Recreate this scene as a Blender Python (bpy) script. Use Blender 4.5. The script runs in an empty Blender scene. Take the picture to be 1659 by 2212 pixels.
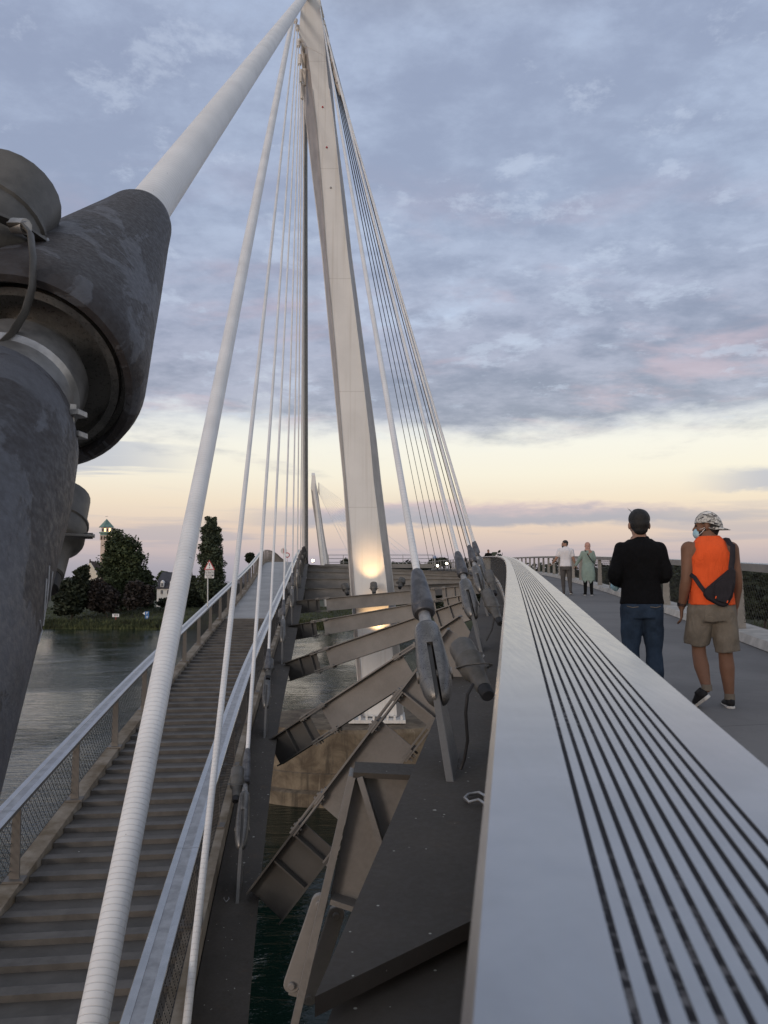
import bpy, bmesh, math, random
from mathutils import Vector as V, Matrix, Quaternion, noise as mnoise
random.seed(7)
SC = bpy.context.scene
COL = SC.collection
R = math.radians
PITCH = R(5.16)
FPX = 1728.0                       # focal length for a picture 1659 x 2212 pixels

# ------------------------------------------------------------------ camera
cam_d = bpy.data.cameras.new("camera"); cam = bpy.data.objects.new("camera", cam_d); COL.objects.link(cam)
cam.location = (0, 0, 0); cam.rotation_euler = (math.pi/2 + PITCH, 0, 0)
cam_d.sensor_fit = 'VERTICAL'; cam_d.sensor_height = 36; cam_d.lens = 36*FPX/2212
cam_d.clip_start = 0.05; cam_d.clip_end = 20000
cam_d.dof.use_dof = True; cam_d.dof.focus_distance = 9.0; cam_d.dof.aperture_fstop = 12.0
SC.camera = cam
SC.view_settings.view_transform = 'Standard'; SC.view_settings.look = 'None'
SC.view_settings.exposure = 0.0; SC.view_settings.gamma = 1.0
SC.cycles.use_denoising = True
SC.cycles.max_bounces = 6; SC.cycles.diffuse_bounces = 3; SC.cycles.glossy_bounces = 3
SC.cycles.sample_clamp_indirect = 4.0

def lin(c):
    def f(u):
        u /= 255.0
        return u/12.92 if u <= .04045 else ((u+.055)/1.055)**2.4
    return (f(c[0]), f(c[1]), f(c[2]), 1.0)

# ------------------------------------------------------------------ sky (dusk, broken cloud)
SUN_EL, SUN_AZ = R(3.0), R(215)     # sun just above the horizon behind the camera, to the left
w = bpy.data.worlds.new("World"); SC.world = w; w.use_nodes = True
nt = w.node_tree; nt.nodes.clear()
class NT:
    """small helper to write node trees"""
    def __init__(s, tree): s.t = tree
    def n(s, typ, **kw):
        nd = s.t.nodes.new(typ)
        for k, v in kw.items():
            if k.startswith('i_'):
                nd.inputs[k[2:].replace('_', ' ')].default_value = v
            else: setattr(nd, k, v)
        return nd
    def l(s, a, b): s.t.links.new(a, b)
    def math(s, op, a, b=None, clamp=False):
        nd = s.t.nodes.new('ShaderNodeMath'); nd.operation = op; nd.use_clamp = clamp
        for i, x in enumerate((a, b)):
            if x is None: continue
            if isinstance(x, (int, float)): nd.inputs[i].default_value = x
            else: s.l(x, nd.inputs[i])
        return nd.outputs[0]
    def mix(s, fac, a, b, blend='MIX'):
        nd = s.t.nodes.new('ShaderNodeMix'); nd.data_type = 'RGBA'; nd.blend_type = blend
        for sock, x in ((nd.inputs[0], fac), (nd.inputs[6], a), (nd.inputs[7], b)):
            if isinstance(x, (int, float)): sock.default_value = x
            elif isinstance(x, (tuple, list)): sock.default_value = x
            else: s.l(x, sock)
        return nd.outputs[2]
    def ramp(s, fac, stops, interp='LINEAR'):
        nd = s.t.nodes.new('ShaderNodeValToRGB'); cr = nd.color_ramp; cr.interpolation = interp
        while len(cr.elements) < len(stops): cr.elements.new(.5)
        for e, (p, c) in zip(cr.elements, stops):
            e.position = p; e.color = c if len(c) == 4 else (*c, 1)
        s.l(fac, nd.inputs[0]); return nd.outputs[0]
    def maprange(s, v, a, b, c=0.0, d=1.0, smooth=True):
        nd = s.t.nodes.new('ShaderNodeMapRange')
        if smooth: nd.interpolation_type = 'SMOOTHSTEP'
        s.l(v, nd.inputs[0])
        for i, x in zip((1, 2, 3, 4), (a, b, c, d)): nd.inputs[i].default_value = x
        return nd.outputs[0]
    def noise(s, vec, scale, detail=6, rough=.55, dist=0.0, dim='3D'):
        nd = s.t.nodes.new('ShaderNodeTexNoise'); nd.noise_dimensions = dim
        nd.inputs['Scale'].default_value = scale; nd.inputs['Detail'].default_value = detail
        nd.inputs['Roughness'].default_value = rough; nd.inputs['Distortion'].default_value = dist
        if vec is not None: s.l(vec, nd.inputs['Vector'])
        return nd.outputs[0]
    def comb(s, x, y, z):
        nd = s.t.nodes.new('ShaderNodeCombineXYZ')
        for i, q in enumerate((x, y, z)):
            if isinstance(q, (int, float)): nd.inputs[i].default_value = q
            else: s.l(q, nd.inputs[i])
        return nd.outputs[0]

W = NT(nt)
tc = W.n('ShaderNodeTexCoord'); sep = W.n('ShaderNodeSeparateXYZ'); W.l(tc.outputs['Generated'], sep.inputs[0])
X, Y, Z = sep.outputs
G = lambda *c: lin(c)
base = W.ramp(W.math('MAXIMUM', Z, 0.0), [
    (0.0, G(150,152,168)), (.022, G(158,160,178)), (.042, G(186,174,184)), (.068, G(214,192,184)),
    (.10, G(231,213,195)), (.135, G(239,230,214)), (.17, G(240,235,224)), (.215, G(218,221,226)),
    (.29, G(188,200,224)), (.42, G(178,191,216)), (.60, G(170,184,212)), (.70, G(170,180,200)), (1.0, G(176,176,180))])
# cloud deck: ray met with a horizontal sheet
zz = W.math('ADD', W.math('MAXIMUM', Z, 0.0), .13)
px_ = W.math('DIVIDE', X, zz); py_ = W.math('DIVIDE', Y, zz)
P = W.comb(px_, py_, 3.7)
n1 = W.noise(P, 1.15, 9, .60, .15)
n2 = W.noise(P, 3.6, 9, .62, .05)
n3 = W.noise(W.comb(W.math('ADD', px_, 7.3), py_, 1.2), .55, 3, .5)
n4 = W.noise(W.comb(W.math('ADD', px_, 3.3), W.math('MULTIPLY', py_, 1.25), 6.1), 5.2, 8, .64, .05)
cov = W.math('ADD', W.math('MULTIPLY', n1, .34), W.math('ADD', W.math('MULTIPLY', n2, .52), W.math('MULTIPLY', n3, .24)))
# cloud deck ends in a ragged edge about 11 degrees up, lower towards the right
edge = W.math('ADD', Z, W.math('MULTIPLY', W.math('SUBTRACT', n1, .5), .16))
edge = W.math('ADD', edge, W.math('MULTIPLY', W.math('SUBTRACT', n2, .5), .05))
edge = W.math('SUBTRACT', edge, W.math('MULTIPLY', X, .02))
belt = W.maprange(edge, .165, .215)
thick = W.ramp(Z, [(0.0, (.7, .7, .7)), (.20, (.72, .72, .72)), (.30, (.74, .74, .74)), (.38, (.70, .70, .70)), (.50, (.66, .66, .66)), (.75, (.5, .5, .5)), (1, (.4, .4, .4))])
cv = W.math('ADD', cov, W.math('MULTIPLY', W.math('SUBTRACT', thick, .5), .9))
mask = W.math('MULTIPLY', W.maprange(cv, .53, .66), belt)
shade = W.maprange(W.math('ADD', W.math('MULTIPLY', n2, .35), W.math('ADD', W.math('MULTIPLY', n1, .25), W.math('MULTIPLY', n4, .40))), .39, .60)
ccol = W.mix(shade, G(166,168,190), G(121,126,152))
ccol = W.mix(W.maprange(Z, .26, .46), ccol, W.mix(shade, G(174,186,211), G(143,153,180)))
pk = W.noise(W.comb(W.math('ADD', px_, 2.1), W.math('MULTIPLY', py_, 1.6), 8.0), 1.5, 5, .62, .3)
pink = W.math('MULTIPLY', W.maprange(pk, .50, .68), W.maprange(Z, .52, .28))
ccol = W.mix(W.math('MULTIPLY', pink, .62), ccol, G(196,170,182))
ccol = W.mix(W.maprange(Z, .58, .72), ccol, W.mix(shade, G(172,172,176), G(150,150,154)))
sky = W.mix(W.math('MULTIPLY', mask, .9), base, ccol)
# thin bright breaks
br = W.math('MULTIPLY', W.maprange(W.noise(P, 5.5, 9, .66, .12), .55, .66), W.maprange(Z, .15, .24))
sky = W.mix(W.math('MULTIPLY', br, .42), sky, G(196,206,226))
# long flat cloud bars close to the horizon
Q = W.comb(W.math('MULTIPLY', X, 2.6), W.math('MULTIPLY', Z, 34.0), 0.4)
q1 = W.noise(Q, 1.3, 6, .55, .3)
lowm = W.math('MULTIPLY', W.maprange(q1, .50, .64), W.math('MULTIPLY', W.maprange(Z, -.005, .02), W.maprange(Z, .12, .06)))
sky = W.mix(W.math('MULTIPLY', lowm, .62), sky, G(158,158,180))
left = W.math('MULTIPLY', W.math('MULTIPLY', W.maprange(q1, .46, .60), W.maprange(X, -.20, -.34)), W.math('MULTIPLY', W.maprange(Z, .07, .10), W.maprange(Z, .24, .18)))
sky = W.mix(W.math('MULTIPLY', left, .7), sky, G(162,168,192))
wn = W.noise(W.comb(W.math('MULTIPLY', X, 7.0), W.math('MULTIPLY', Z, 22.0), 2.0), 1.3, 7, .62, .2)
wob = W.math('MULTIPLY', W.math('SUBTRACT', wn, .5), .040)
tap = W.math('MULTIPLY', W.math('ABSOLUTE', W.math('SUBTRACT', X, .08)), .012)
bz = W.math('ADD', Z, wob)
bar = W.math('MULTIPLY', W.maprange(bz, .070, .079), W.maprange(W.math('ADD', bz, W.math('MULTIPLY', tap, 2.5)), .106, .094))
bar = W.math('MULTIPLY', bar, W.math('MULTIPLY', W.maprange(X, -.22, -.06), W.maprange(X, .50, .28)))
barc = W.mix(W.maprange(bz, .082, .099), G(147,150,176), G(196,172,186))
sky = W.mix(W.math('MULTIPLY', bar, .9), sky, barc)
bz2 = W.math('ADD', Z, W.math('MULTIPLY', wob, .9))
bar2 = W.math('MULTIPLY', W.math('MULTIPLY', W.maprange(bz2, .106, .114), W.maprange(bz2, .136, .124)), W.maprange(X, .34, .44))
sky = W.mix(W.math('MULTIPLY', bar2, .8), sky, G(164,167,190))
# the western half of the sky, behind the camera, still holds the afterglow
west = W.maprange(Y, .25, -.75)
glow = W.math('MULTIPLY', west, W.maprange(Z, .75, .05))
sky = W.mix(W.math('MULTIPLY', glow, .8), sky, (.79, .75, .71, 1))
sky = W.mix(W.maprange(Z, -.004, -.03), sky, (.06, .065, .06, 1))
nish = W.n('ShaderNodeTexSky'); nish.sky_type = 'NISHITA'; nish.sun_disc = False
nish.sun_elevation = SUN_EL; nish.sun_rotation = SUN_AZ
bg1 = W.n('ShaderNodeBackground'); bg1.inputs[1].default_value = 0.97; W.l(sky, bg1.inputs[0])
bg2 = W.n('ShaderNodeBackground'); bg2.inputs[1].default_value = 0.05; W.l(nish.outputs[0], bg2.inputs[0])
add = W.n('ShaderNodeAddShader'); out = W.n('ShaderNodeOutputWorld')
W.l(bg1.outputs[0], add.inputs[0]); W.l(bg2.outputs[0], add.inputs[1]); W.l(add.outputs[0], out.inputs[0])

sd = bpy.data.lights.new("sun", 'SUN'); sd.energy = 0.75; sd.angle = R(12); sd.color = (1.0, .90, .81)
so = bpy.data.objects.new("sun", sd); COL.objects.link(so)
so.rotation_euler = V((math.sin(SUN_AZ)*math.cos(SUN_EL+.1), math.cos(SUN_AZ)*math.cos(SUN_EL+.1), math.sin(SUN_EL+.1))).to_track_quat('Z', 'Y').to_euler()
so.location = (-60, -80, 30)

# ------------------------------------------------------------------ helpers
CP, SP = math.cos(PITCH), math.sin(PITCH)
def U(px, py, d):
    """world point at forward distance d (metres) seen in direction (px, py)"""
    a = (px-829.5)/FPX; b = (1106-py)/FPX
    y = CP - SP*b; z = SP + CP*b; t = d/y
    return V((a*t, d, z*t))
def UZ(px, py, z0):
    a = (px-829.5)/FPX; b = (1106-py)/FPX
    y = CP - SP*b; z = SP + CP*b; t = z0/z
    return V((a*t, y*t, z0))
def lerp_tab(tab):
    def f(d):
        if d <= tab[0][0]:
            (a, p), (b, q) = tab[0], tab[1]
        elif d >= tab[-1][0]:
            (a, p), (b, q) = tab[-2], tab[-1]
        else:
            for i in range(len(tab)-1):
                if tab[i][0] <= d <= tab[i+1][0]: break
            # catmull-rom through the table
            x0, y0 = tab[i]; x1, y1 = tab[i+1]
            m0 = (y1-tab[i-1][1])/(x1-tab[i-1][0]) if i > 0 else (y1-y0)/(x1-x0)
            m1 = (tab[i+2][1]-y0)/(tab[i+2][0]-x0) if i+2 < len(tab) else (y1-y0)/(x1-x0)
            h = x1-x0; t = (d-x0)/h
            return (2*t**3-3*t*t+1)*y0+(t**3-2*t*t+t)*h*m0+(-2*t**3+3*t*t)*y1+(t**3-t*t)*h*m1
        return p+(q-p)*(d-a)/(b-a)
    return f

WM = {}
def reg(o, m=None): WM[o.name] = m or Matrix.Identity(4)
def thing(name, label=None, cat=None, loc=(0,0,0), rot=None, group=None, kind=None):
    o = bpy.data.objects.new(name, None); COL.objects.link(o); o.empty_display_size = .2
    m = Matrix.Translation(V(loc))
    if rot is not None: m = m @ rot.to_4x4()
    o.matrix_world = m
    o.location, o.rotation_euler = m.to_translation(), m.to_euler()
    reg(o, m); tag(o, label, cat, group, kind); return o
def tag(o, label=None, cat=None, group=None, kind=None):
    if label: o['label'] = label
    if cat: o['category'] = cat
    if group: o['group'] = group
    if kind: o['kind'] = kind
    return o

class MB:
    def __init__(s): s.v = []; s.f = []; s.m = []; s.mi = 0
    def add(s, vs, fs, mi=None):
        o = len(s.v); s.v += [V(p) for p in vs]
        s.f += [tuple(i+o for i in f) for f in fs]
        s.m += [s.mi if mi is None else mi]*len(fs); return s
    def box(s, c, size, rot=None, mi=None):
        c = V(c); h = V(size)/2; vs = []
        for z in (-1, 1):
            for y in (-1, 1):
                for x in (-1, 1):
                    p = V((x*h.x, y*h.y, z*h.z))
                    if rot is not None: p = rot @ p
                    vs.append(c+p)
        return s.add(vs, [(0,2,3,1),(4,5,7,6),(0,1,5,4),(2,6,7,3),(0,4,6,2),(1,3,7,5)], mi)
    def prism(s, poly, ext, mi=None):
        """closed polygon of points pushed along vector ext"""
        n = len(poly); ext = V(ext); a = [V(p) for p in poly]; b = [p+ext for p in a]
        fs = [tuple(range(n-1, -1, -1)), tuple(range(n, 2*n))]
        for i in range(n):
            j = (i+1) % n; fs.append((i, j, n+j, n+i))
        return s.add(a+b, fs, mi)
    def beam(s, a, b, w_, h_, up=(0,0,1), mi=None):
        a, b = V(a), V(b); d = (b-a).normalized(); u = V(up); r = d.cross(u).normalized(); u = r.cross(d)
        vs = []
        for p in (a, b):
            for (i, j) in ((-1,-1),(1,-1),(1,1),(-1,1)): vs.append(p+r*w_/2*i+u*h_/2*j)
        return s.add(vs, [(3,2,1,0),(4,5,6,7),(0,1,5,4),(1,2,6,5),(2,3,7,6),(3,0,4,7)], mi)
    def tube(s, pts, r, n=8, cap=True, mi=None, flat=None):
        pts = [V(p) for p in pts]; N = len(pts)
        rs = [r]*N if isinstance(r, (int, float)) else list(r)
        t0 = (pts[1]-pts[0]).normalized()
        u = t0.orthogonal().normalized() if flat is None else (V(flat)-t0*V(flat).dot(t0)).normalized()
        vs = []; tp = t0
        for i, p in enumerate(pts):
            if i == 0: t = t0
            elif i == N-1: t = (pts[i]-pts[i-1]).normalized()
            else:
                t = ((pts[i+1]-p).normalized()+(p-pts[i-1]).normalized())
                t = t.normalized() if t.length > 1e-6 else tp
            q = tp.rotation_difference(t); u = (q @ u); u = (u-t*u.dot(t)).normalized(); tp = t
            b = t.cross(u)
            rr = rs[i]; ra, rb = rr if isinstance(rr, tuple) else (rr, rr)
            for k in range(n):
                a = 2*math.pi*k/n; vs.append(p+u*ra*math.cos(a)+b*rb*math.sin(a))
        fs = []
        for i in range(N-1):
            for k in range(n):
                j = (k+1) % n; fs.append((i*n+k, i*n+j, (i+1)*n+j, (i+1)*n+k))
        if cap: fs += [tuple(range(n-1, -1, -1)), tuple(range((N-1)*n, N*n))]
        return s.add(vs, fs, mi)
    def lathe(s, prof, o=(0,0,0), ax=(0,0,1), n=24, cap=True, mi=None, squash=None):
        o, ax = V(o), V(ax).normalized(); u = ax.orthogonal().normalized() if abs(ax.z) < .999 else V((1,0,0)); b = ax.cross(u)
        vs = []
        for (h, r) in prof:
            for k in range(n):
                a = 2*math.pi*k/n; vs.append(o+ax*h+u*r*math.cos(a)+b*r*math.sin(a)*(squash or 1))
        fs = []
        for i in range(len(prof)-1):
            for k in range(n):
                j = (k+1) % n; fs.append((i*n+k, i*n+j, (i+1)*n+j, (i+1)*n+k))
        if cap: fs += [tuple(range(n-1, -1, -1)), tuple(range((len(prof)-1)*n, len(prof)*n))]
        return s.add(vs, fs, mi)
    def sweep(s, frames, prof, cap=True, mi=None, closed=True):
        """frames: (origin, right, up); prof: list of (a, b) or (a, b, material)"""
        n = len(prof); vs = []
        for (o, r, u) in frames:
            for p in prof: vs.append(o+r*p[0]+u*p[1])
        fs = []; ms = []
        for i in range(len(frames)-1):
            for k in range(n if closed else n-1):
                j = (k+1) % n; fs.append((i*n+k, i*n+j, (i+1)*n+j, (i+1)*n+k))
                ms.append(prof[k][2] if len(prof[k]) > 2 else (s.mi if mi is None else mi))
        if cap and closed:
            fs += [tuple(range(n-1, -1, -1)), tuple(range((len(frames)-1)*n, len(frames)*n))]; ms += [mi or s.mi]*2
        o = len(s.v); s.v += vs; s.f += [tuple(i+o for i in f) for f in fs]; s.m += ms; return s
    def ball(s, c, r, n=12, m=8, mi=None):
        c = V(c); rr = V((r, r, r)) if isinstance(r, (int, float)) else V(r)
        vs = [c+V((0,0,-rr.z))]
        for i in range(1, m):
            t = math.pi*i/m
            for k in range(n):
                a = 2*math.pi*k/n; vs.append(c+V((rr.x*math.sin(t)*math.cos(a), rr.y*math.sin(t)*math.sin(a), -rr.z*math.cos(t))))
        vs.append(c+V((0,0,rr.z))); fs = []
        for k in range(n): fs.append((0, 1+(k+1) % n, 1+k))
        for i in range(m-2):
            for k in range(n):
                j = (k+1) % n; fs.append((1+i*n+k, 1+i*n+j, 1+(i+1)*n+j, 1+(i+1)*n+k))
        L = len(vs)-1; b = 1+(m-2)*n
        for k in range(n): fs.append((b+k, b+(k+1) % n, L))
        return s.add(vs, fs, mi)
    def mesh(s, name, mats, smooth=None, inv=None):
        me = bpy.data.meshes.new(name)
        vs = s.v if inv is None else [inv @ p for p in s.v]
        me.from_pydata([tuple(p) for p in vs], [], s.f)
        for m_ in (mats if isinstance(mats, (list, tuple)) else [mats]): me.materials.append(m_)
        if any(s.m): me.polygons.foreach_set('material_index', s.m)
        if smooth is not None:
            me.polygons.foreach_set('use_smooth', [True]*len(me.polygons))
            me.set_sharp_from_angle(angle=R(smooth))
        me.update(); return me
    def build(s, name, mats, parent=None, smooth=None, bevel=None, local=False, fixn=True):
        inv = None
        pm = WM.get(parent.name) if parent is not None else None
        if pm is not None and not local: inv = pm.inverted()
        me = s.mesh(name, mats, smooth, inv)
        if fixn:
            bm = bmesh.new(); bm.from_mesh(me); bmesh.ops.recalc_face_normals(bm, faces=bm.faces)
            if bevel:
                es = [e for e in bm.edges if len(e.link_faces) == 2 and e.calc_face_angle(0) > R(35)]
                bmesh.ops.bevel(bm, geom=es, offset=bevel, segments=1, affect='EDGES', clamp_overlap=True)
            bm.to_mesh(me); bm.free()
            if smooth is not None: me.set_sharp_from_angle(angle=R(smooth))
        o = bpy.data.objects.new(name, me); COL.objects.link(o)
        if parent is not None: o.parent = parent
        WM[o.name] = pm if pm is not None else Matrix.Identity(4)
        return o

def frame_z(d, ref=(0,0,1)):
    """rotation whose Z is d and whose X is horizontal"""
    d = V(d).normalized(); x = d.cross(V(ref))
    x = V((1,0,0)) if x.length < 1e-4 else x.normalized()
    y = d.cross(x); m = Matrix((x, y, d)).transposed(); return m
# ------------------------------------------------------------------ materials
def mat(name):
    m = bpy.data.materials.new(name); m.use_nodes = True; t = m.node_tree
    b = t.nodes['Principled BSDF']; return m, NT(t), b
def objco(N): return N.n('ShaderNodeTexCoord').outputs['Object']
def simple(name, col, rough=.6, metal=0.0, var=.12, scale=6.0, bump=0.0, bscale=60.0, col2=None, spec=None, stretch=None):
    m, N, b = mat(name); co = objco(N)
    if stretch:
        mp = N.n('ShaderNodeMapping'); mp.inputs['Scale'].default_value = stretch; N.l(co, mp.inputs[0]); co = mp.outputs[0]
    n = N.noise(co, scale, 6, .6)
    c = (*col, 1)
    d = tuple(max(0, x*(1-2*var)) for x in col)+(1,) if col2 is None else (*col2, 1)
    e = tuple(min(1, x*(1+2*var)) for x in col)+(1,) if col2 is None else c
    N.l(N.mix(N.maprange(n, .3, .7), d, e), b.inputs['Base Color'])
    b.inputs['Roughness'].default_value = rough; b.inputs['Metallic'].default_value = metal
    if spec is not None: b.inputs['Specular IOR Level'].default_value = spec
    if bump:
        bp = N.n('ShaderNodeBump'); bp.inputs['Strength'].default_value = bump; bp.inputs['Distance'].default_value = .01
        N.l(N.noise(co, bscale, 4, .6), bp.inputs['Height']); N.l(bp.outputs[0], b.inputs['Normal'])
    return m
M = {}
# painted steel of beams: warm grey
def steel(name, col, droppings=False, rough=.5):
    m, N, b = mat(name); co = objco(N)
    n = N.noise(co, 1.3, 6, .6); n2 = N.noise(co, 28, 4, .7)
    k = N.math('ADD', N.math('MULTIPLY', n, .7), N.math('MULTIPLY', n2, .3))
    c = N.mix(N.maprange(k, .35, .65), tuple(x*.8 for x in col)+(1,), tuple(min(1, x*1.15) for x in col)+(1,))
    if droppings:
        v = N.n('ShaderNodeTexVoronoi'); v.inputs['Scale'].default_value = 3.3; N.l(co, v.inputs['Vector'])
        dd = N.math('ADD', v.outputs['Distance'], N.math('MULTIPLY', N.math('SUBTRACT', N.noise(co, 60, 3), .5), .06))
        sp = N.math('MULTIPLY', N.maprange(dd, .062, .045), N.maprange(N.noise(co, 5.0, 2), .36, .42))
        c = N.mix(N.math('MULTIPLY', sp, .9), c, (.42, .42, .38, 1))
        v2 = N.n('ShaderNodeTexVoronoi'); v2.inputs['Scale'].default_value = 11; N.l(co, v2.inputs['Vector'])
        c = N.mix(N.math('MULTIPLY', N.maprange(v2.outputs['Distance'], .09, .06), N.maprange(N.noise(co, 2.0, 2), .42, .50)), c, (.35, .35, .31, 1))
        rs = N.maprange(N.noise(co, 3.4, 7, .72, .5), .56, .70)
        c = N.mix(N.math('MULTIPLY', rs, .55), c, (.088, .062, .040, 1))
        st = N.maprange(N.noise(co, 1.1, 7, .7), .52, .70)
        c = N.mix(N.math('MULTIPLY', st, .5), c, tuple(x*.55 for x in col)+(1,))
    N.l(c, b.inputs['Base Color'])
    N.l(N.maprange(n2, .3, .7, rough-.08, rough+.12), b.inputs['Roughness'])
    bp = N.n('ShaderNodeBump'); bp.inputs['Strength'].default_value = .15; bp.inputs['Distance'].default_value = .004
    N.l(n2, bp.inputs['Height']); N.l(bp.outputs[0], b.inputs['Normal'])
    return m
M['steel'] = steel('warm_grey_steel_paint', (.195, .184, .174), rough=.5)
M['steel_top'] = steel('weathered_steel_top', (.052, .044, .036), True, .8)
M['steel_dark'] = steel('dark_steel', (.075, .070, .065), False, .55)
M['post'] = steel('railing_post_paint', (.25, .235, .215), False, .5)
M['post_dark'] = steel('dark_railing_post_paint', (.15, .138, .126), False, .5)
M['galv'] = simple('galvanised_steel', (.30, .30, .30), .5, .5, .18, 14, .15, 90)
M['bolt'] = simple('bolt_steel', (.24, .22, .20), .45, .6)
def cast(name, a, b_, sc, rough=.42):
    m, N, b = mat(name); co = objco(N)
    n = N.noise(co, sc, 7, .62, .6); n2 = N.noise(co, sc*9, 4, .7)
    k = N.math('ADD', N.math('MULTIPLY', n, .75), N.math('MULTIPLY', n2, .25))
    N.l(N.mix(N.maprange(k, .42, .58), a, b_), b.inputs['Base Color'])
    b.inputs['Metallic'].default_value = .55; N.l(N.maprange(n2, .3, .7, rough-.1, rough+.12), b.inputs['Roughness'])
    bp = N.n('ShaderNodeBump'); bp.inputs['Strength'].default_value = .25; bp.inputs['Distance'].default_value = .006
    N.l(n2, bp.inputs['Height']); N.l(bp.outputs[0], b.inputs['Normal'])
    return m
M['socket'] = cast('cast_socket_steel', (.085, .085, .092, 1), (.15, .15, .158, 1), 7, .45)
M['socket_dull'] = cast('cast_fork_steel', (.13, .13, .13, 1), (.19, .187, .183, 1), 9, .34)
def bigcast():
    m, N, b = mat('flaking_cast_steel'); co = objco(N)
    mp = N.n('ShaderNodeMapping'); mp.inputs['Scale'].default_value = (1.0, 1.0, .55); N.l(co, mp.inputs[0])
    n = N.noise(mp.outputs[0], 2.2, 9, .62, 1.1); n2 = N.noise(co, 45, 4, .7); n3 = N.noise(co, 11, 5, .65, .4)
    flake = N.maprange(n, .50, .53)
    c = N.mix(flake, (.036, .032, .034, 1), (.088, .091, .105, 1))
    c = N.mix(N.math('MULTIPLY', N.maprange(n3, .48, .62), .45), c, (.055, .055, .062, 1))
    c = N.mix(N.math('MULTIPLY', N.maprange(n3, .36, .28), .5), c, (.14, .145, .16, 1))
    N.l(c, b.inputs['Base Color']); N.l(N.maprange(n2, .3, .7, .5, .75), b.inputs['Roughness']); b.inputs['Metallic'].default_value = .15
    bp = N.n('ShaderNodeBump'); bp.inputs['Strength'].default_value = .4; bp.inputs['Distance'].default_value = .006
    N.l(N.math('ADD', N.math('MULTIPLY', flake, .6), n2), bp.inputs['Height']); N.l(bp.outputs[0], b.inputs['Normal'])
    return m
M['bigcast'] = bigcast()
M['lamp_paint'] = simple('lamp_housing_paint', (.105, .10, .092), .5, .2, .12, 9, .1, 120)
M['rubber'] = simple('black_rubber', (.012, .012, .014), .6, 0, .2, 20)
M['silver'] = simple('machined_steel', (.33, .33, .33), .38, .7, .15, 12)
def cable(name, pitch, dirt=.3, col=(.80, .80, .80)):
    m, N, b = mat(name); co = objco(N); sp = N.n('ShaderNodeSeparateXYZ'); N.l(co, sp.inputs[0])
    zz_ = N.math('ADD', N.math('MULTIPLY', sp.outputs[2], 1/pitch), N.math('MULTIPLY', N.noise(co, 3.0, 2), .5))
    fr = N.math('FRACT', zz_); line = N.maprange(N.math('ABSOLUTE', N.math('SUBTRACT', fr, .5)), .40, .49)
    n = N.noise(co, 9, 6, .65); n2 = N.noise(co, 1.2, 5, .6)
    c = N.mix(N.maprange(n2, .35, .7), (*col, 1), tuple(x*.84 for x in col)+(1,))
    c = N.mix(N.math('MULTIPLY', line, dirt), c, (.34, .32, .28, 1))
    c = N.mix(N.maprange(N.noise(co, 24, 2), .745, .77), c, (.14, .14, .13, 1))
    N.l(c, b.inputs['Base Color']); b.inputs['Roughness'].default_value = .42
    bp = N.n('ShaderNodeBump'); bp.inputs['Strength'].default_value = .6; bp.inputs['Distance'].default_value = .004
    N.l(N.math('SUBTRACT', N.math('MULTIPLY', fr, .5), line), bp.inputs['Height']); N.l(bp.outputs[0], b.inputs['Normal'])
    return m
M['cable'] = cable('white_wrapped_cable', .045, .22)
M['stay'] = cable('white_taped_stay', .046, .30)
M['bare'] = simple('bare_strand', (.40, .395, .39), .5, .1, .15, 6)
def alu():
    m, N, b = mat('brushed_aluminium'); co = objco(N)
    n = N.noise(co, 5.0, 8, .65, .3); mps = N.n('ShaderNodeMapping'); mps.inputs['Rotation'].default_value = (0, 0, R(9)); mps.inputs['Scale'].default_value = (40, 1.2, 40); N.l(co, mps.inputs[0]); n2 = N.noise(mps.outputs[0], 3.0, 5, .7)
    c = N.mix(N.maprange(n, .3, .7), (.385, .385, .382, 1), (.465, .46, .455, 1))
    sm = N.math('MULTIPLY', N.maprange(N.noise(co, 13, 5, .7, 1.0), .60, .70), .28)
    c = N.mix(sm, c, (.42, .42, .43, 1))
    v = N.n('ShaderNodeTexVoronoi'); v.inputs['Scale'].default_value = 9; N.l(co, v.inputs['Vector'])
    c = N.mix(N.math('MULTIPLY', N.maprange(v.outputs['Distance'], .075, .05), N.maprange(N.noise(co, 3.1, 2), .56, .6)), c, (.75, .73, .66, 1))
    N.l(c, b.inputs['Base Color']); b.inputs['Metallic'].default_value = .85
    N.l(N.maprange(n2, .25, .75, .19, .25), b.inputs['Roughness'])
    return m
M['alu'] = alu()
def grip():
    m, N, b = mat('gritty_grip_strip'); co = objco(N); n = N.noise(co, 75, 3, .7); n2 = N.noise(co, 2.5, 3)
    wear = N.math('MULTIPLY', N.maprange(n, .50, .60), N.maprange(n2, .40, .55))
    N.l(N.mix(wear, (.013, .012, .017, 1), (.16, .155, .16, 1)), b.inputs['Base Color']); b.inputs['Roughness'].default_value = .85; return m
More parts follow.
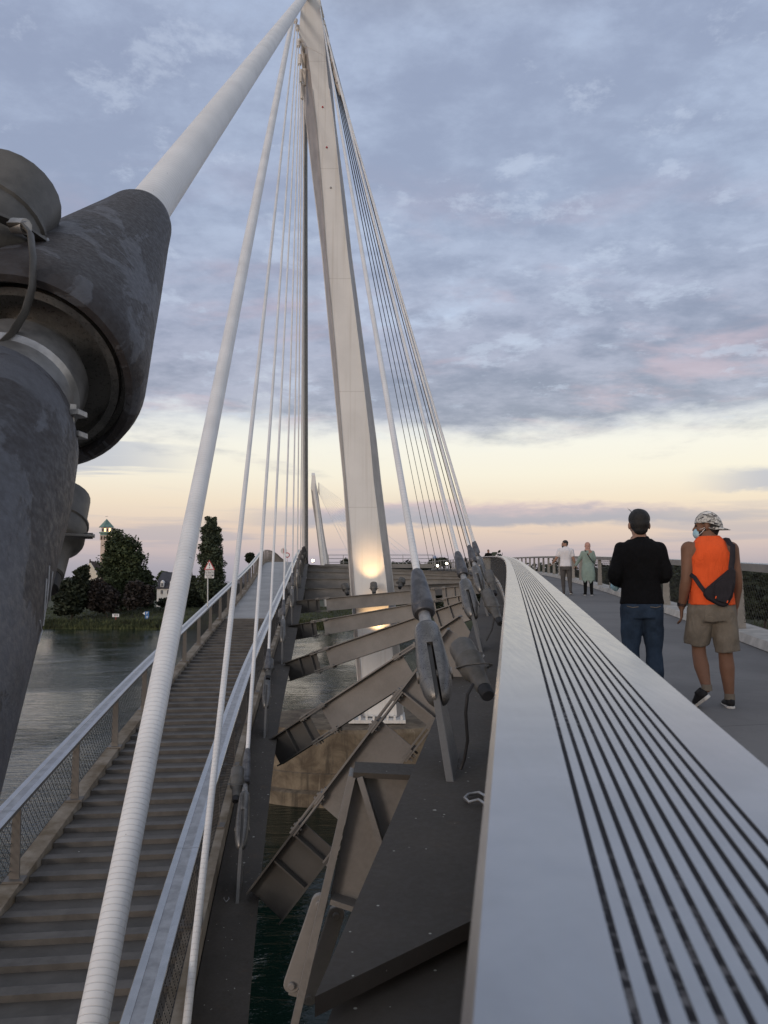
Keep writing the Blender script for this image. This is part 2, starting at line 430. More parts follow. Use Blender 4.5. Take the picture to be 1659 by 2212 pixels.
def deckmat():
    m, N, b = mat('grey_deck_coating'); co = objco(N); sp = N.n('ShaderNodeSeparateXYZ'); N.l(co, sp.inputs[0])
    n = N.noise(co, .55, 7, .65, .6); n2 = N.noise(co, 9, 5, .7); n3 = N.noise(co, 90, 2, .6)
    c = N.mix(N.maprange(n, .32, .68), (.128, .122, .120, 1), (.180, .173, .168, 1))
    c = N.mix(N.math('MULTIPLY', N.maprange(n2, .55, .72), .35), c, (.10, .095, .09, 1))
    c = N.mix(N.math('MULTIPLY', N.maprange(n3, .60, .75), .4), c, (.26, .25, .24, 1))
    j = N.math('ABSOLUTE', N.math('SUBTRACT', N.math('FRACT', N.math('DIVIDE', N.math('ADD', sp.outputs[1], N.math('MULTIPLY', sp.outputs[0], -.16)), 6.2)), .5))
    c = N.mix(N.math('MULTIPLY', N.maprange(j, .4985, .4995), .7), c, (.05, .048, .045, 1))
    v = N.n('ShaderNodeTexVoronoi'); v.inputs['Scale'].default_value = 2.3; N.l(co, v.inputs['Vector'])
    c = N.mix(N.math('MULTIPLY', N.maprange(v.outputs['Distance'], .035, .025), .6), c, (.045, .043, .04, 1))
    N.l(c, b.inputs['Base Color']); b.inputs['Roughness'].default_value = .82
    bp = N.n('ShaderNodeBump'); bp.inputs['Strength'].default_value = .3; bp.inputs['Distance'].default_value = .004; N.l(n3, bp.inputs['Height']); N.l(bp.outputs[0], b.inputs['Normal']); return m
M['alu_dull'] = simple('matt_aluminium', (.33, .33, .335), .42, .75, .10, 8)
M['grip'] = grip()
M['net'] = simple('steel_net', (.06, .058, .055), .6, .2)
M['net_dark'] = simple('dark_steel_net', (.030, .028, .026), .7, 0)
M['asphalt'] = deckmat()
def tread():
    m, N, b = mat('ribbed_step_tread'); co = objco(N); sp = N.n('ShaderNodeSeparateXYZ'); N.l(co, sp.inputs[0])
    wv = N.math('SINE', N.math('MULTIPLY', N.math('ADD', sp.outputs[1], N.math('MULTIPLY', sp.outputs[0], .13)), 300))
    n = N.noise(co, 2.2, 6, .65); n2 = N.noise(co, 40, 3, .7)
    c = N.mix(N.maprange(n, .3, .7), (.072, .065, .058, 1), (.105, .096, .087, 1))
    v = N.n('ShaderNodeTexVoronoi'); v.inputs['Scale'].default_value = 4.6; N.l(co, v.inputs['Vector'])
    c = N.mix(N.math('MULTIPLY', N.maprange(v.outputs['Distance'], .06, .045), N.maprange(N.noise(co, 6, 2), .54, .6)), c, (.5, .5, .46, 1))
    N.l(c, b.inputs['Base Color']); b.inputs['Roughness'].default_value = .8
    bp = N.n('ShaderNodeBump'); bp.inputs['Strength'].default_value = .35; bp.inputs['Distance'].default_value = .004
    N.l(N.math('ADD', wv, n2), bp.inputs['Height']); N.l(bp.outputs[0], b.inputs['Normal'])
    return m
M['tread'] = tread()
M['nosing'] = simple('step_nosing', (.112, .102, .092), .7, 0, .12, 3, .2, 90)
M['riser'] = simple('step_riser', (.05, .045, .04), .85)
M['ramp'] = simple('pale_ramp_coating', (.36, .36, .36), .75, 0, .07, .9, .12, 60)
M['kerb'] = simple('mossy_concrete_kerb', (.30, .26, .21), .9, 0, .12, 2.4, .4, 40, col2=(.14, .105, .065))
M['kerb_pale'] = simple('pale_concrete_kerb', (.42, .40, .37), .85, 0, .1, 4, .3, 60)
def pylonm():
    m, N, b = mat('white_pylon_paint'); co = objco(N)
    n = N.noise(co, .5, 5, .6); n2 = N.noise(co, 7, 4, .65)
    mp = N.n('ShaderNodeMapping'); mp.inputs['Scale'].default_value = (6, 6, .12); N.l(co, mp.inputs[0])
    st = N.noise(mp.outputs[0], 1.0, 4, .6)
    c = N.mix(N.maprange(n, .3, .7), (.70, .695, .68, 1), (.77, .765, .75, 1))
    c = N.mix(N.math('MULTIPLY', N.maprange(st, .50, .72), .38), c, (.52, .49, .44, 1))
    sp = N.n('ShaderNodeSeparateXYZ'); N.l(co, sp.inputs[0])
    sm = N.math('ABSOLUTE', N.math('SUBTRACT', N.math('FRACT', N.math('DIVIDE', N.math('ADD', sp.outputs[2], 1.3), 5.6)), .5))
    c = N.mix(N.math('MULTIPLY', N.maprange(sm, .494, .4985), .35), c, (.42, .40, .37, 1))
    N.l(c, b.inputs['Base Color']); N.l(N.maprange(n2, .3, .7, .30, .38), b.inputs['Roughness'])
    return m
M['pylon'] = pylonm()
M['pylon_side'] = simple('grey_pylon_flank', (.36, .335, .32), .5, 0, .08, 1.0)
M['pylon_lug'] = simple('anchor_lug_paint', (.70, .66, .61), .45, 0, .1, 2)
def concrete():
    m, N, b = mat('stained_pier_concrete'); co = objco(N)
    n = N.noise(co, .9, 8, .68, .5)
    mp = N.n('ShaderNodeMapping'); mp.inputs['Scale'].default_value = (1.6, 1.6, .16); N.l(co, mp.inputs[0])
    st = N.noise(mp.outputs[0], 1.2, 7, .7, .3)
    c = N.mix(N.maprange(n, .32, .68), (.095, .072, .050, 1), (.235, .190, .135, 1))
    c = N.mix(N.math('MULTIPLY', N.maprange(st, .50, .68), .8), c, (.055, .045, .034, 1))
    c = N.mix(N.math('MULTIPLY', N.maprange(st, .40, .30), .55), c, (.40, .34, .26, 1))
    N.l(c, b.inputs['Base Color']); b.inputs['Roughness'].default_value = .9
    bp = N.n('ShaderNodeBump'); bp.inputs['Strength'].default_value = .5; bp.inputs['Distance'].default_value = .03
    N.l(N.noise(co, 9, 6, .7), bp.inputs['Height']); N.l(bp.outputs[0], b.inputs['Normal'])
    return m
M['concrete'] = concrete()
def water():
    m, N, b = mat('river_water'); co = objco(N)
    mp = N.n('ShaderNodeMapping'); mp.inputs['Rotation'].default_value = (0, 0, R(9)); mp.inputs['Scale'].default_value = (.32, 1.0, 1); N.l(co, mp.inputs[0])
    a = N.noise(mp.outputs[0], .35, 4, .55, .6); c_ = N.noise(mp.outputs[0], 1.5, 5, .62, .8); f = N.noise(mp.outputs[0], 5.0, 3, .6, .4)
    calm = N.maprange(N.noise(co, .045, 4, .6, .5), .38, .62, .30, 1.0)
    h = N.math('ADD', N.math('MULTIPLY', a, .7), N.math('ADD', N.math('MULTIPLY', c_, .75), N.math('MULTIPLY', f, .30)))
    bp = N.n('ShaderNodeBump'); bp.inputs['Strength'].default_value = .8; bp.inputs['Distance'].default_value = .20
    N.l(N.math('MULTIPLY', h, calm), bp.inputs['Height']); N.l(bp.outputs[0], b.inputs['Normal'])
    b.inputs['Base Color'].default_value = (.005, .015, .011, 1); b.inputs['Roughness'].default_value = .07
    b.inputs['IOR'].default_value = 1.24
    return m
M['water'] = water()
M['grass'] = simple('bank_grass', (.055, .062, .026), .95, 0, .25, .35, .5, 8, col2=(.030, .036, .018))
M['reed'] = simple('reed_leaves', (.075, .085, .035), .9, 0, .3, .4)
M['scrub'] = simple('scrub_leaves', (.045, .058, .025), .9, 0, .3, .3)
M['hill'] = simple('haze_tinted_woods', (.045, .06, .075), 1.0, 0, .2, .002)  # blue haze of distance put into the woods' base colour
def leaf(name, a, b_):
    m, N, b = mat(name); co = objco(N)
    n = N.noise(co, .45, 3, .6); n2 = N.noise(co, 2.4, 2, .6)
    k = N.math('ADD', N.math('MULTIPLY', n, .6), N.math('MULTIPLY', n2, .4))
    N.l(N.mix(N.maprange(k, .38, .62), (*a, 1), (*b_, 1)), b.inputs['Base Color']); b.inputs['Roughness'].default_value = .75
    return m
M['leaf'] = leaf('broad_leaves', (.020, .032, .014), (.062, .082, .030))
M['leaf_dark'] = leaf('dark_leaves', (.013, .019, .010), (.034, .044, .020))
M['leaf_red'] = leaf('copper_beech_leaves', (.018, .014, .012), (.034, .024, .020))
M['leaf_poplar'] = leaf('poplar_leaves', (.024, .036, .020), (.070, .088, .048))
M['bark'] = simple('bark', (.05, .04, .03), .95)
M['plaster'] = simple('cream_plaster', (.66, .60, .50), .9, 0, .05, .3)
M['plaster_w'] = simple('white_plaster', (.66, .66, .64), .9, 0, .05, .3)
M['tile'] = simple('dark_roof_tile', (.060, .040, .034), .8, 0, .15, 1.2)
M['slate'] = simple('slate_roof', (.045, .045, .055), .7, 0, .15, 1.2)
M['copper'] = simple('green_copper', (.15, .25, .22), .7, 0, .12, .6)
M['stone_p'] = simple('pink_tower_render', (.62, .50, .42), .9, 0, .05, .3)
M['glass_d'] = simple('dark_window_glass', (.03, .035, .045), .15)
M['white'] = simple('white_sign_face', (.80, .80, .80), .5, 0, .03, 5)
M['grey_w'] = simple('grey_sign_face', (.58, .58, .56), .5, 0, .04, 5)
M['red'] = simple('red_sign_paint', (.42, .035, .04), .5, 0, .05, 5)
M['blue'] = simple('blue_sign_paint', (.035, .16, .42), .5, 0, .05, 5)
M['black'] = simple('black_sign_paint', (.015, .015, .015), .6, 0, .05, 5)
M['chalk'] = simple('pale_marker', (.42, .43, .45), .8, 0, .1, 20)
def emit(name, col, s):
    m, N, b = mat(name); b.inputs['Base Color'].default_value = (*col, 1)
    b.inputs['Emission Color'].default_value = (*col, 1); b.inputs['Emission Strength'].default_value = s
    return m
M['lit'] = emit('lit_lamp_glass', (1.0, .90, .72), 14)
M['lit_warm'] = emit('warm_lit_opening', (1.0, .62, .28), 3.0)

# ------------------------------------------------------------------ the two decks as curves in space
def RRx(d): return -.024+.158*d-1.087e-4*max(d, 0)**2.42
def RRz(d): return -.21+.0455*d-.000128*d*d
_lz = lerp_tab([(-4,-4.2),(0,-3.76),(6,-3.1),(12,-2.44),(17.6,-1.82),(25.3,-.98),(35,.09),(45,1.12),(55,2.05),(66,2.85),(85,3.4),(110,3.6),(129,3.62)])
_lx = lerp_tab([(-4,-.5),(0,-1.02),(6,-1.76),(10.6,-2.29),(17.6,-2.98),(25.3,-3.58),(38,-4.55),(50,-5.55),(66,-6.95),(90,-9.05),(110,-10.9),(129,-12.4)])
_lw = lerp_tab([(-4,2.3),(0,2.3),(25,2.3),(45,2.35),(66,2.9),(129,3.4)])
RAILW = .27
ROADW = 3.3
def Rail_near(d): return V((RRx(d)+RAILW/2, d, RRz(d)))
def Rail_far(d):  return V((RRx(d)+RAILW*1.5+ROADW, d, RRz(d)))
def Stair_right(d): return V((_lx(d), d, _lz(d)))
def Stair_left(d):  return V((_lx(d)-_lw(d), d, _lz(d)))
def frames(curve, ds):
    out_ = []
    for d in ds:
        t = (curve(d+.05)-curve(d-.05)); th = V((t.x, t.y, 0)).normalized()
        r = V((th.y, -th.x, 0)); tt = t.normalized(); u = r.cross(tt)
        out_.append((curve(d), r, u))
    return out_
def steps_list(a, b, n): return [a+(b-a)*i/n for i in range(n+1)]
def drange(a, b, near, far):
    """distances from a to b with steps that grow from near to far"""
    ds = [a]
    while ds[-1] < b:
        k = min(1, max(0, ds[-1])/60.0); ds.append(ds[-1]+near+(far-near)*k)
    ds[-1] = b; return ds
# ------------------------------------------------------------------ setting: water, banks, hills
WZ = -9.5
def grid_sheet(name, xs, ys, zf, m, kind='structure'):
    vs = [(x, y, zf(x, y)) for y in ys for x in xs]; n = len(xs)
    fs = [(j*n+i, j*n+i+1, (j+1)*n+i+1, (j+1)*n+i) for j in range(len(ys)-1) for i in range(n-1)]
    me = bpy.data.meshes.new(name); me.from_pydata(vs, [], fs); me.materials.append(m)
    me.polygons.foreach_set('use_smooth', [True]*len(fs)); me.update()
    o = bpy.data.objects.new(name, me); COL.objects.link(o); reg(o); o['kind'] = kind; return o
mb = MB(); mb.add([(-1500,-90,WZ),(1500,-90,WZ),(1500,420,WZ),(-1500,420,WZ)], [(0,1,2,3)])
o = mb.build('water', M['water']); o['kind'] = 'structure'
def shore(x): return 173 + 4*mnoise.noise(V((x*.02, 3, 0)))
def bank_z(x, y):
    t = y-shore(x)
    z = WZ-1.2+min(1, max(0, (t+4)/7))*2.6
    z += min(1, max(0, (t-8)/20))*2.3
    if t > 30: z -= min(1, (t-30)/40)*.8
    return z+.25*mnoise.noise(V((x*.08, y*.08, 1)))
xs = [-1400, -700] + [-300+6*i for i in range(101)] + [700, 1400]
ys = [166+2.5*i for i in range(30)] + [260, 320, 420, 600, 1000, 2500, 9000]
grid_sheet('river_bank', xs, ys, bank_z, M['grass'])
# bank on the near side, to the right of the bridge
def near_bank(x, y):
    e = 34+.05*(y-40)+3*mnoise.noise(V((y*.05, 9, 0)))
    return WZ-1.0+min(1, max(0, (x-e+4)/10))*3.6+.3*mnoise.noise(V((x*.1, y*.1, 5)))
grid_sheet('near_bank', [30+2.2*i for i in range(40)]+[150, 260, 500], [-60+5*i for i in range(40)], near_bank, M['grass'])
def hill(x, y):
    r = math.hypot(x, y); a = math.atan2(x, y)
    return -14+((60+95*min(1, max(0, (a-.2)/.15)))+70*mnoise.noise(V((a*5, 2, 0)))+28*mnoise.noise(V((a*19, 5, 0))))*min(1, max(0, (a-.05)/.2))*math.exp(-((r-6600)/900)**2)
hm = MB(); na = 120
rows = []
for i in range(na+1):
    a = R(-75+150*i/na)
    for k in range(9):
        r = 5000+400*k; hm.v.append(V((r*math.sin(a), r*math.cos(a), hill(r*math.sin(a), r*math.cos(a)))))
for i in range(na):
    for k in range(8):
        p = i*9+k; hm.f.append((p, p+9, p+10, p+1)); hm.m.append(0)
o = hm.build('hills', M['hill'], smooth=60); o['kind'] = 'structure'

# ------------------------------------------------------------------ right-hand deck
deck = thing('road_deck', 'rising grey walking deck with a dark steel edge girder, right of the pylon', 'bridge deck', (0, 6, -1.2))
ds = drange(-1.5, 129, .8, 3.0)
fr = frames(Rail_near, ds)
E0, E1 = -RAILW/2, RAILW/2+ROADW+.1
MB().sweep(fr, [(-.10,-1.2),(E1+.25,-1.2),(E1+.25,-1.55),(-.10,-1.55)]).build('deck_slab', M['asphalt'], deck)
MB().sweep(fr, [(E0-.67+.03,-1.47),(-.104,-1.47),(-.104,-2.05),(E0-.45,-2.05)]).build('edge_girder', M['steel_top'], deck)
# raised cover plate: begins on a slanting cut just ahead of the camera
pl = MB(); n = len(fr)
dl = [2.75]+[x for x in ds if x > 3.9]; dr = [3.62]+[x for x in ds if x > 3.9]
fl, frr = frames(Rail_near, dl), frames(Rail_near, dr)
for (a, b) in zip(fl, frr):
    L = a[0]+a[1]*(E0-.67)+a[2]*(-1.35); Rr = b[0]+b[1]*(-.11)+b[2]*(-1.35)
    pl.v += [L, Rr, Rr-b[2]*.07, L-a[2]*.07]
for i in range(len(dl)-1):
    for k in range(4):
        j = (k+1) % 4; pl.f.append((i*4+k, i*4+j, i*4+4+j, i*4+4+k)); pl.m.append(0)
pl.f += [(3,2,1,0)]; pl.m += [0]
pl.build('cover_plate', M['steel_top'], deck)
MB().sweep(fr, [(-.104,-1.19),(.10,-1.19),(.10,-1.12),(.07,-1.09),(-.104,-1.09)]).build('kerb', M['kerb_pale'], deck)
k0 = RAILW/2+ROADW-.12
MB().sweep(fr, [(k0,-1.19),(k0+.55,-1.19),(k0+.55,-1.07),(k0+.05,-1.07)]).build('kerb', M['kerb_pale'], deck)
MB().sweep(fr, [(k0+.57,-1.10),(k0+.9,-1.16),(k0+.9,-1.8),(k0+.57,-1.9)]).build('outer_girder', M['steel'], deck)

# ------------------------------------------------------------------ left-hand deck with shallow steps
sdeck = thing('stair_deck', 'narrow stepped footbridge deck climbing on the left, dark ribbed treads below a pale ramp', 'bridge deck', (-2.6, 6, -4.3))
ds2 = drange(-2, 129, .8, 3.0); ds2r = [x for x in ds2 if x >= 32.3]; ds2r[0] = 32.0
def centre(d): return (Stair_left(d)+Stair_right(d))/2
def wide_sweep(mbx, dlist, b0, b1, in_l=0.0, in_r=0.0):
    fl_, fr_ = frames(Stair_left, dlist), frames(Stair_right, dlist)
    for (a, b) in zip(fl_, fr_):
        L, Rr = a[0]+V((0,0,b0))+a[1]*in_l, b[0]+V((0,0,b0))-b[1]*in_r
        mbx.v += [L, Rr, Rr+V((0,0,b1-b0)), L+V((0,0,b1-b0))]
    for i in range(len(dlist)-1):
        for k in range(4):
            j = (k+1) % 4; mbx.f.append((i*4+k, i*4+j, i*4+4+j, i*4+4+k)); mbx.m.append(0)
    mbx.f += [(3,2,1,0), tuple(len(mbx.v)-4+q for q in range(4))]; mbx.m += [0, 0]
    return mbx
wide_sweep(MB(), ds2, -1.24, -1.55, -.1, -.1).build('deck_slab', M['steel_dark'], sdeck)
wide_sweep(MB(), ds2r, -1.1, -1.236, .05, .05).build('ramp', M['ramp'], sdeck)
f2 = frames(Stair_right, ds2); f2l = frames(Stair_left, ds2)
MB().sweep(f2, [(-.10,-1.235),(.14,-1.235),(.14,-.99),(-.06,-.99)]).build('kerb', M['kerb'], sdeck)
MB().sweep(f2l, [(-.14,-1.235),(.13,-1.235),(.09,-.99),(-.14,-.99)]).build('kerb', M['kerb'], sdeck)
MB().sweep(f2, [(.145,-1.27),(.70,-1.27),(.70,-1.30),(.62,-1.32),(.55,-1.95),(.145,-1.95)]).build('edge_girder', M['steel_top'], sdeck)
NST = 66
for i in range(NST):
    d0 = 32-.487*(i+1); d1 = d0+.487
    zc = _lz(d0+.25)-1.1
    fl_ = frames(Stair_left, [d0-.03, d1]); fr_ = frames(Stair_right, [d0-.03, d1])
    sk = .13*2.2/2                                 # treads lie square to the walk, which swings left
    P = []
    for (a, b) in zip(fl_, fr_):
        L = a[0]+a[1]*.13; Rr = b[0]-b[1]*.08
        L, Rr = L+V((0,-sk,0)), Rr+V((0,sk,0)); P.append((V((L.x,L.y,zc)), V((Rr.x,Rr.y,zc))))
    s = MB()
    (L0, R0), (L1, R1) = P
    up = V((0,0,1)); nz = .075
    La, Ra = L0.lerp(L1, .34), R0.lerp(R1, .34)
    s.prism([L0+up*.012, R0+up*.012, R0-up*nz, L0-up*nz], (La-L0), mi=1)   # nosing board, slightly proud
    s.prism([La-up*.001, Ra-up*.001, Ra-up*.10, La-up*.10], (L1-La)+V((0,.02,0)), mi=0)
    s.prism([L0-up*nz+V((0,.03,0)), R0-up*nz+V((0,.03,0)), R0-up*.13+V((0,.03,0)), L0-up*.13+V((0,.03,0))], V((0,.02,0)), mi=2)
    s.build('step', [M['tread'], M['nosing'], M['riser']], sdeck, bevel=None)

# ------------------------------------------------------------------ railings
def handrail_profile(w_, th, grooves):
    h = w_/2; sd_ = 2 if th > .1 else 0; p = [(-h,-th,sd_),(-h,-.006),(-h+.006,0)]
    if grooves:
        g0, g1 = -h+.288*w_, -h+.752*w_; pitch = (g1-g0)/10; gw = pitch*.36
        for i in range(11):
            c = g0+pitch*i
            p += [(c-gw/2,0),(c-gw/2+.0003,-.0022,1),(c+gw/2-.0003,-.0022),(c+gw/2,0)]
    else:
        p += [(-h*.42,0),(-h*.40,-.004,1),(h*.40,-.004),(h*.42,0)]
    p += [(h-.006,0),(h,-.006,sd_),(h,-th,sd_)]
    return p
def net(mbx, curve, off, d0, d1, b0, b1, rows, cell, r=.0022, dense=True):
    """rope netting: rows of zigzag wires between b0 and b1 under the handrail"""
    n = max(2, int((d1-d0)/cell*2)); dl = [d0+(d1-d0)*i/n for i in range(n+1)]
    fz = frames(curve, dl); hb = (b1-b0)/rows
    for k in range(rows):
        vs = []; 
        for i, (o_, r_, u_) in enumerate(fz):
            t = (i+k) % 2; b = b0+hb*(k+(.04 if t else .96)) if dense else b0+hb*(k+.5)
            p = o_+r_*off+V((0,0,b))
            vs += [p+r_*r, p+V((0,0,r)), p-r_*r*.8-V((0,0,r*.6))]
        fs = []
        for i in range(n):
            for q in range(3):
                j = (q+1) % 3; fs.append((i*3+q, i*3+j, i*3+3+j, i*3+3+q))
        mbx.add(vs, fs)
def railing(name, label, curve, d0, d1, w_, grooves, off_net, side, near, spacing, seams, netm, floor=-1.1, group=None, th=.045, nr=.0022):
    t = thing(name, label, 'railing', tuple(curve(max(d0, 3))+V((0,0,floor))), group=group)
    mb = MB(); prof = handrail_profile(w_, th, grooves)
    if seams:
        a = d0
        while a < d1:
            b = min(d1, a+seams); mb.sweep(frames(curve, drange(a, b-.006, near, 2.0)), prof); a = b
    else: mb.sweep(frames(curve, drange(d0, d1, near, 2.0)), prof)
    mb.build('handrail', [M['alu'], M['grip'] if grooves else M['alu_dull'], M['steel']], t, smooth=25)
    d = d0+.4
    while d < d1:
        (o_, r_, u_), = frames(curve, [d]); f = u_.cross(r_).normalized()
        p = MB(); up = V((0,0,1)); lo = o_+up*floor; hi = o_-up*.045
        wb, wt = (.085, .055) if th > .1 or grooves else (.062, .046)
        if True:
            A = [lo-r_*wb+r_*side*.0, lo+r_*wb, hi+r_*wt, hi-r_*wt]
            p.prism([q-f*.014 for q in A], f*.028)
            p.box(lo+up*.012, (.26,.16,.024), Matrix((r_, f, up)).transposed())
        p.build('post', M['post' if th > .1 or grooves else 'post_dark'], t)
        d += spacing
    nb = MB(); dn = min(d1, 46)
    net(nb, curve, off_net, d0, dn, floor+.13, -.07, 13, .12, nr)
    if d1 > dn: net(nb, curve, off_net, dn, d1, floor+.13, -.07, 9, 2.4, .004, False)
    # edge wires
    for b in (floor+.12, -.065): nb.tube([o_+r_*off_net+V((0,0,b)) for (o_, r_, u_) in frames(curve, drange(d0, d1, .6, 2))], .005, 5)
    nb.build('net', netm, t)
    return t
railing('bridge_railing', 'wide ribbed aluminium handrail with black grip strips, filling the right foreground', Rail_near, -.6, 129, RAILW, True, -.11, -1, .07, 2.8, 0, M['net'], -1.09)
railing('bridge_railing', 'railing on the outer side of the grey deck, behind the walking people', Rail_far, 1.2, 129, .22, False, .06, 1, .5, 2.8, 6, M['net_dark'], -1.07, None, .12, .003)
railing('bridge_railing', 'outer railing of the stepped deck, between the treads and the open river', Stair_left, 2.0, 129, .24, False, -.05, -1, .5, 2.6, 7.8, M['net'], -.99, None, .05, .004)
railing('bridge_railing', 'inner railing of the stepped deck, next to the row of cable sockets', Stair_right, 1.0, 129, .24, False, .05, 1, .5, 2.6, 7.8, M['net_dark'], -.99, None, .05, .003)

# ------------------------------------------------------------------ cross beams between the two decks
def cross_beam(A, B, h, w_, label, detail=True, stub=.75, gapL=.32):
    A, B = V(A), V(B); d = (B-A).normalized(); L = (B-A).length
    f = V((-d.y, d.x, 0)).normalized(); up = d.cross(f).normalized()
    if up.z < 0: up = -up
    t = thing('cross_beam', label, 'beam', tuple(A), group='steel beams between the decks')
    def seg(s0, s1, mbx):
        a, b = A+d*s0, A+d*s1; mid = -up*h/2
        mbx.beam(a+mid, b+mid, .018, h-.05, up)
        mbx.beam(a-up*.0125, b-up*.0125, w_, .025, up); mbx.beam(a-up*(h-.0125), b-up*(h-.0125), w_, .025, up)
    if not detail:
        m_ = MB(); seg(0, L, m_); m_.build('web_and_flanges', M['steel'], t); return t
    m_ = MB(); seg(stub+gapL, L-stub-gapL, m_); m_.build('web_and_flanges', M['steel'], t)
    for s0, s1, e in ((-.35, stub, 1), (L-stub, L+.35, -1)):
        q = MB(); seg(s0, s1, q)
        for s in ((stub*.25, stub*.8) if e > 0 else (L-stub*.25, L-stub*.8)):      # stiffeners
            q.beam(A+d*s-up*.03, A+d*s-up*(h-.03), w_*.8, .02, d)
        q.build('end_stub', M['steel_dark'] if e > 0 else M['steel'], t)
    for s in (stub+gapL/2, L-stub-gapL/2):
        for lv in (0.0, -h):
            q = MB()
            for sg in (-1, 1):
                for off in ((.014, -.039) if lv == 0 else (.039, -.014)):
                    c = A+d*s+up*(lv+off)+f*sg*w_*.33
                    q.beam(c-d*(gapL/2+.16), c+d*(gapL/2+.16), w_*.28, .022, up)
                for e in (-1, 1):
                    for k in (.05, .11):
                        c = A+d*(s+e*(gapL/2+k))+f*sg*w_*.33
                        q.lathe([(-.06,.016),(-.06,.016),(.06,.016)], c+up*(lv-.0125), up, 6)
            q.build('splice_plate', M['steel'], t)
    return t
def gl(d):                                     # edge of the left girder, just under its top plate
    (o_, r_, u_), = frames(Stair_right, [d]); return o_+r_*.66-V((0,0,1.34))
def gr(d):
    (o_, r_, u_), = frames(Rail_near, [d]); return o_+r_*(E0-.62)-V((0,0,1.42))
near_beams = [((575,1874,10.4),(930,1405,10.0),.56,.30,'nearest long cross beam, rising steeply from the stepped deck towards the biggest socket'),
              ((607,1582,16.9),(962,1350,15.6),.56,.30,'cross beam in front of the pier, second from the camera'),
              ((637,1424,24.0),(985,1303,22.0),.56,.30,'cross beam crossing the pylon just under the lower warm glow, third from the camera'),
              ((643,1348,31.0),(1000,1285,29.0),.58,.30,'cross beam right behind the upper end of the tallest socket, fourth from the camera'),
              ((656,1296,37.4),(990,1266,36.2),.60,.30,'cross beam carrying the small round spotlight at the foot of the pylon glow')]
for a, b, h, w_, lab in near_beams: cross_beam(U(*a), U(*b), h, w_, lab)
lab_far = ['far cross beam just above the spotlight beam, left part behind the pylon foot', 'far cross beam level with the lower edge of the pylon glow',
           'far cross beam in the middle of the stacked far beams', 'far cross beam below the thin bridge railing', 'thin far cross beam seen edge on under the mid-river platform',
           'uppermost thin far cross beam near the lit lamps']
for i, d in enumerate((44.6, 51.2, 58, 66, 76, 88)):
    cross_beam(gl(d), gr(d-1.0), .62, .3, lab_far[i], detail=False)

# bracket and link at the near end, below the girder plate
bk = thing('steel_bracket', 'triangular steel bracket with flanged legs and a hinged link, below the handrail', 'bracket', tuple(U(771,1661,5.8)), )
D0 = 5.8
q = MB(); q.prism([U(771,1661,D0), U(905,1690,D0), U(905,1900,D0), U(774,1952,D0), U(714,1931,D0)], (0,.022,0)); q.build('web_plate', M['steel'], bk)
def flange(a, b, w_, th, name='flange', m='steel'):
    A, B = V(a), V(b); d = (B-A).normalized(); n_ = V((-d.z, 0, d.x)).normalized()
    MB().beam(A, B, w_, th, n_).build(name, M[m], bk)
flange(U(762,1668,D0+.01), U(632,2230,D0+.01), .26, .05, 'leg')
flange(U(778,1672,D0-.03), U(832,1850,D0-.03), .22, .04, 'leg')
MB().beam(U(765,1662,D0+.05), U(900,1668,D0+.05), .34, .035, (0,0,1)).build('top_flange', M['steel_top'], bk)
flange(U(716,1934,D0-.02), U(790,1958,D0-.02), .24, .035)
def capsule(a, b, r, th, dy, name):
    A, B = V(a), V(b); d = (B-A).normalized(); n_ = V((-d.z, 0, d.x)); pts = []
    for k in range(9): an = math.pi*k/8; pts.append(A+(n_*math.cos(an)-d*math.sin(an))*r)
    for k in range(9): an = math.pi*k/8; pts.append(B+(-n_*math.cos(an)+d*math.sin(an))*r)
    return MB().prism([p+V((0,dy,0)) for p in pts], (0,th,0))
for (x0, y0, x1, y1, dy) in ((690,1952,630,2128,.0),(726,1978,668,2155,.0)):
    c = capsule(U(x0,y0,6.0), U(x1,y1,6.0), .060, .06, dy, 'link')
    for t_ in (0, 1):
        pp = U(x0,y0,6.0).lerp(U(x1,y1,6.0), t_); c.lathe([(0,.028),(.10,.028)], pp+V((0,-.03,0)), (0,1,0), 8)
    c.build('link_plate', M['steel'], bk, bevel=.006)
MB().prism([U(640,2085,6.1), U(690,2100,6.1), U(672,2165,6.1), U(622,2150,6.1)], (0,.12,0)).build('link_block', M['steel'], bk, bevel=.006)
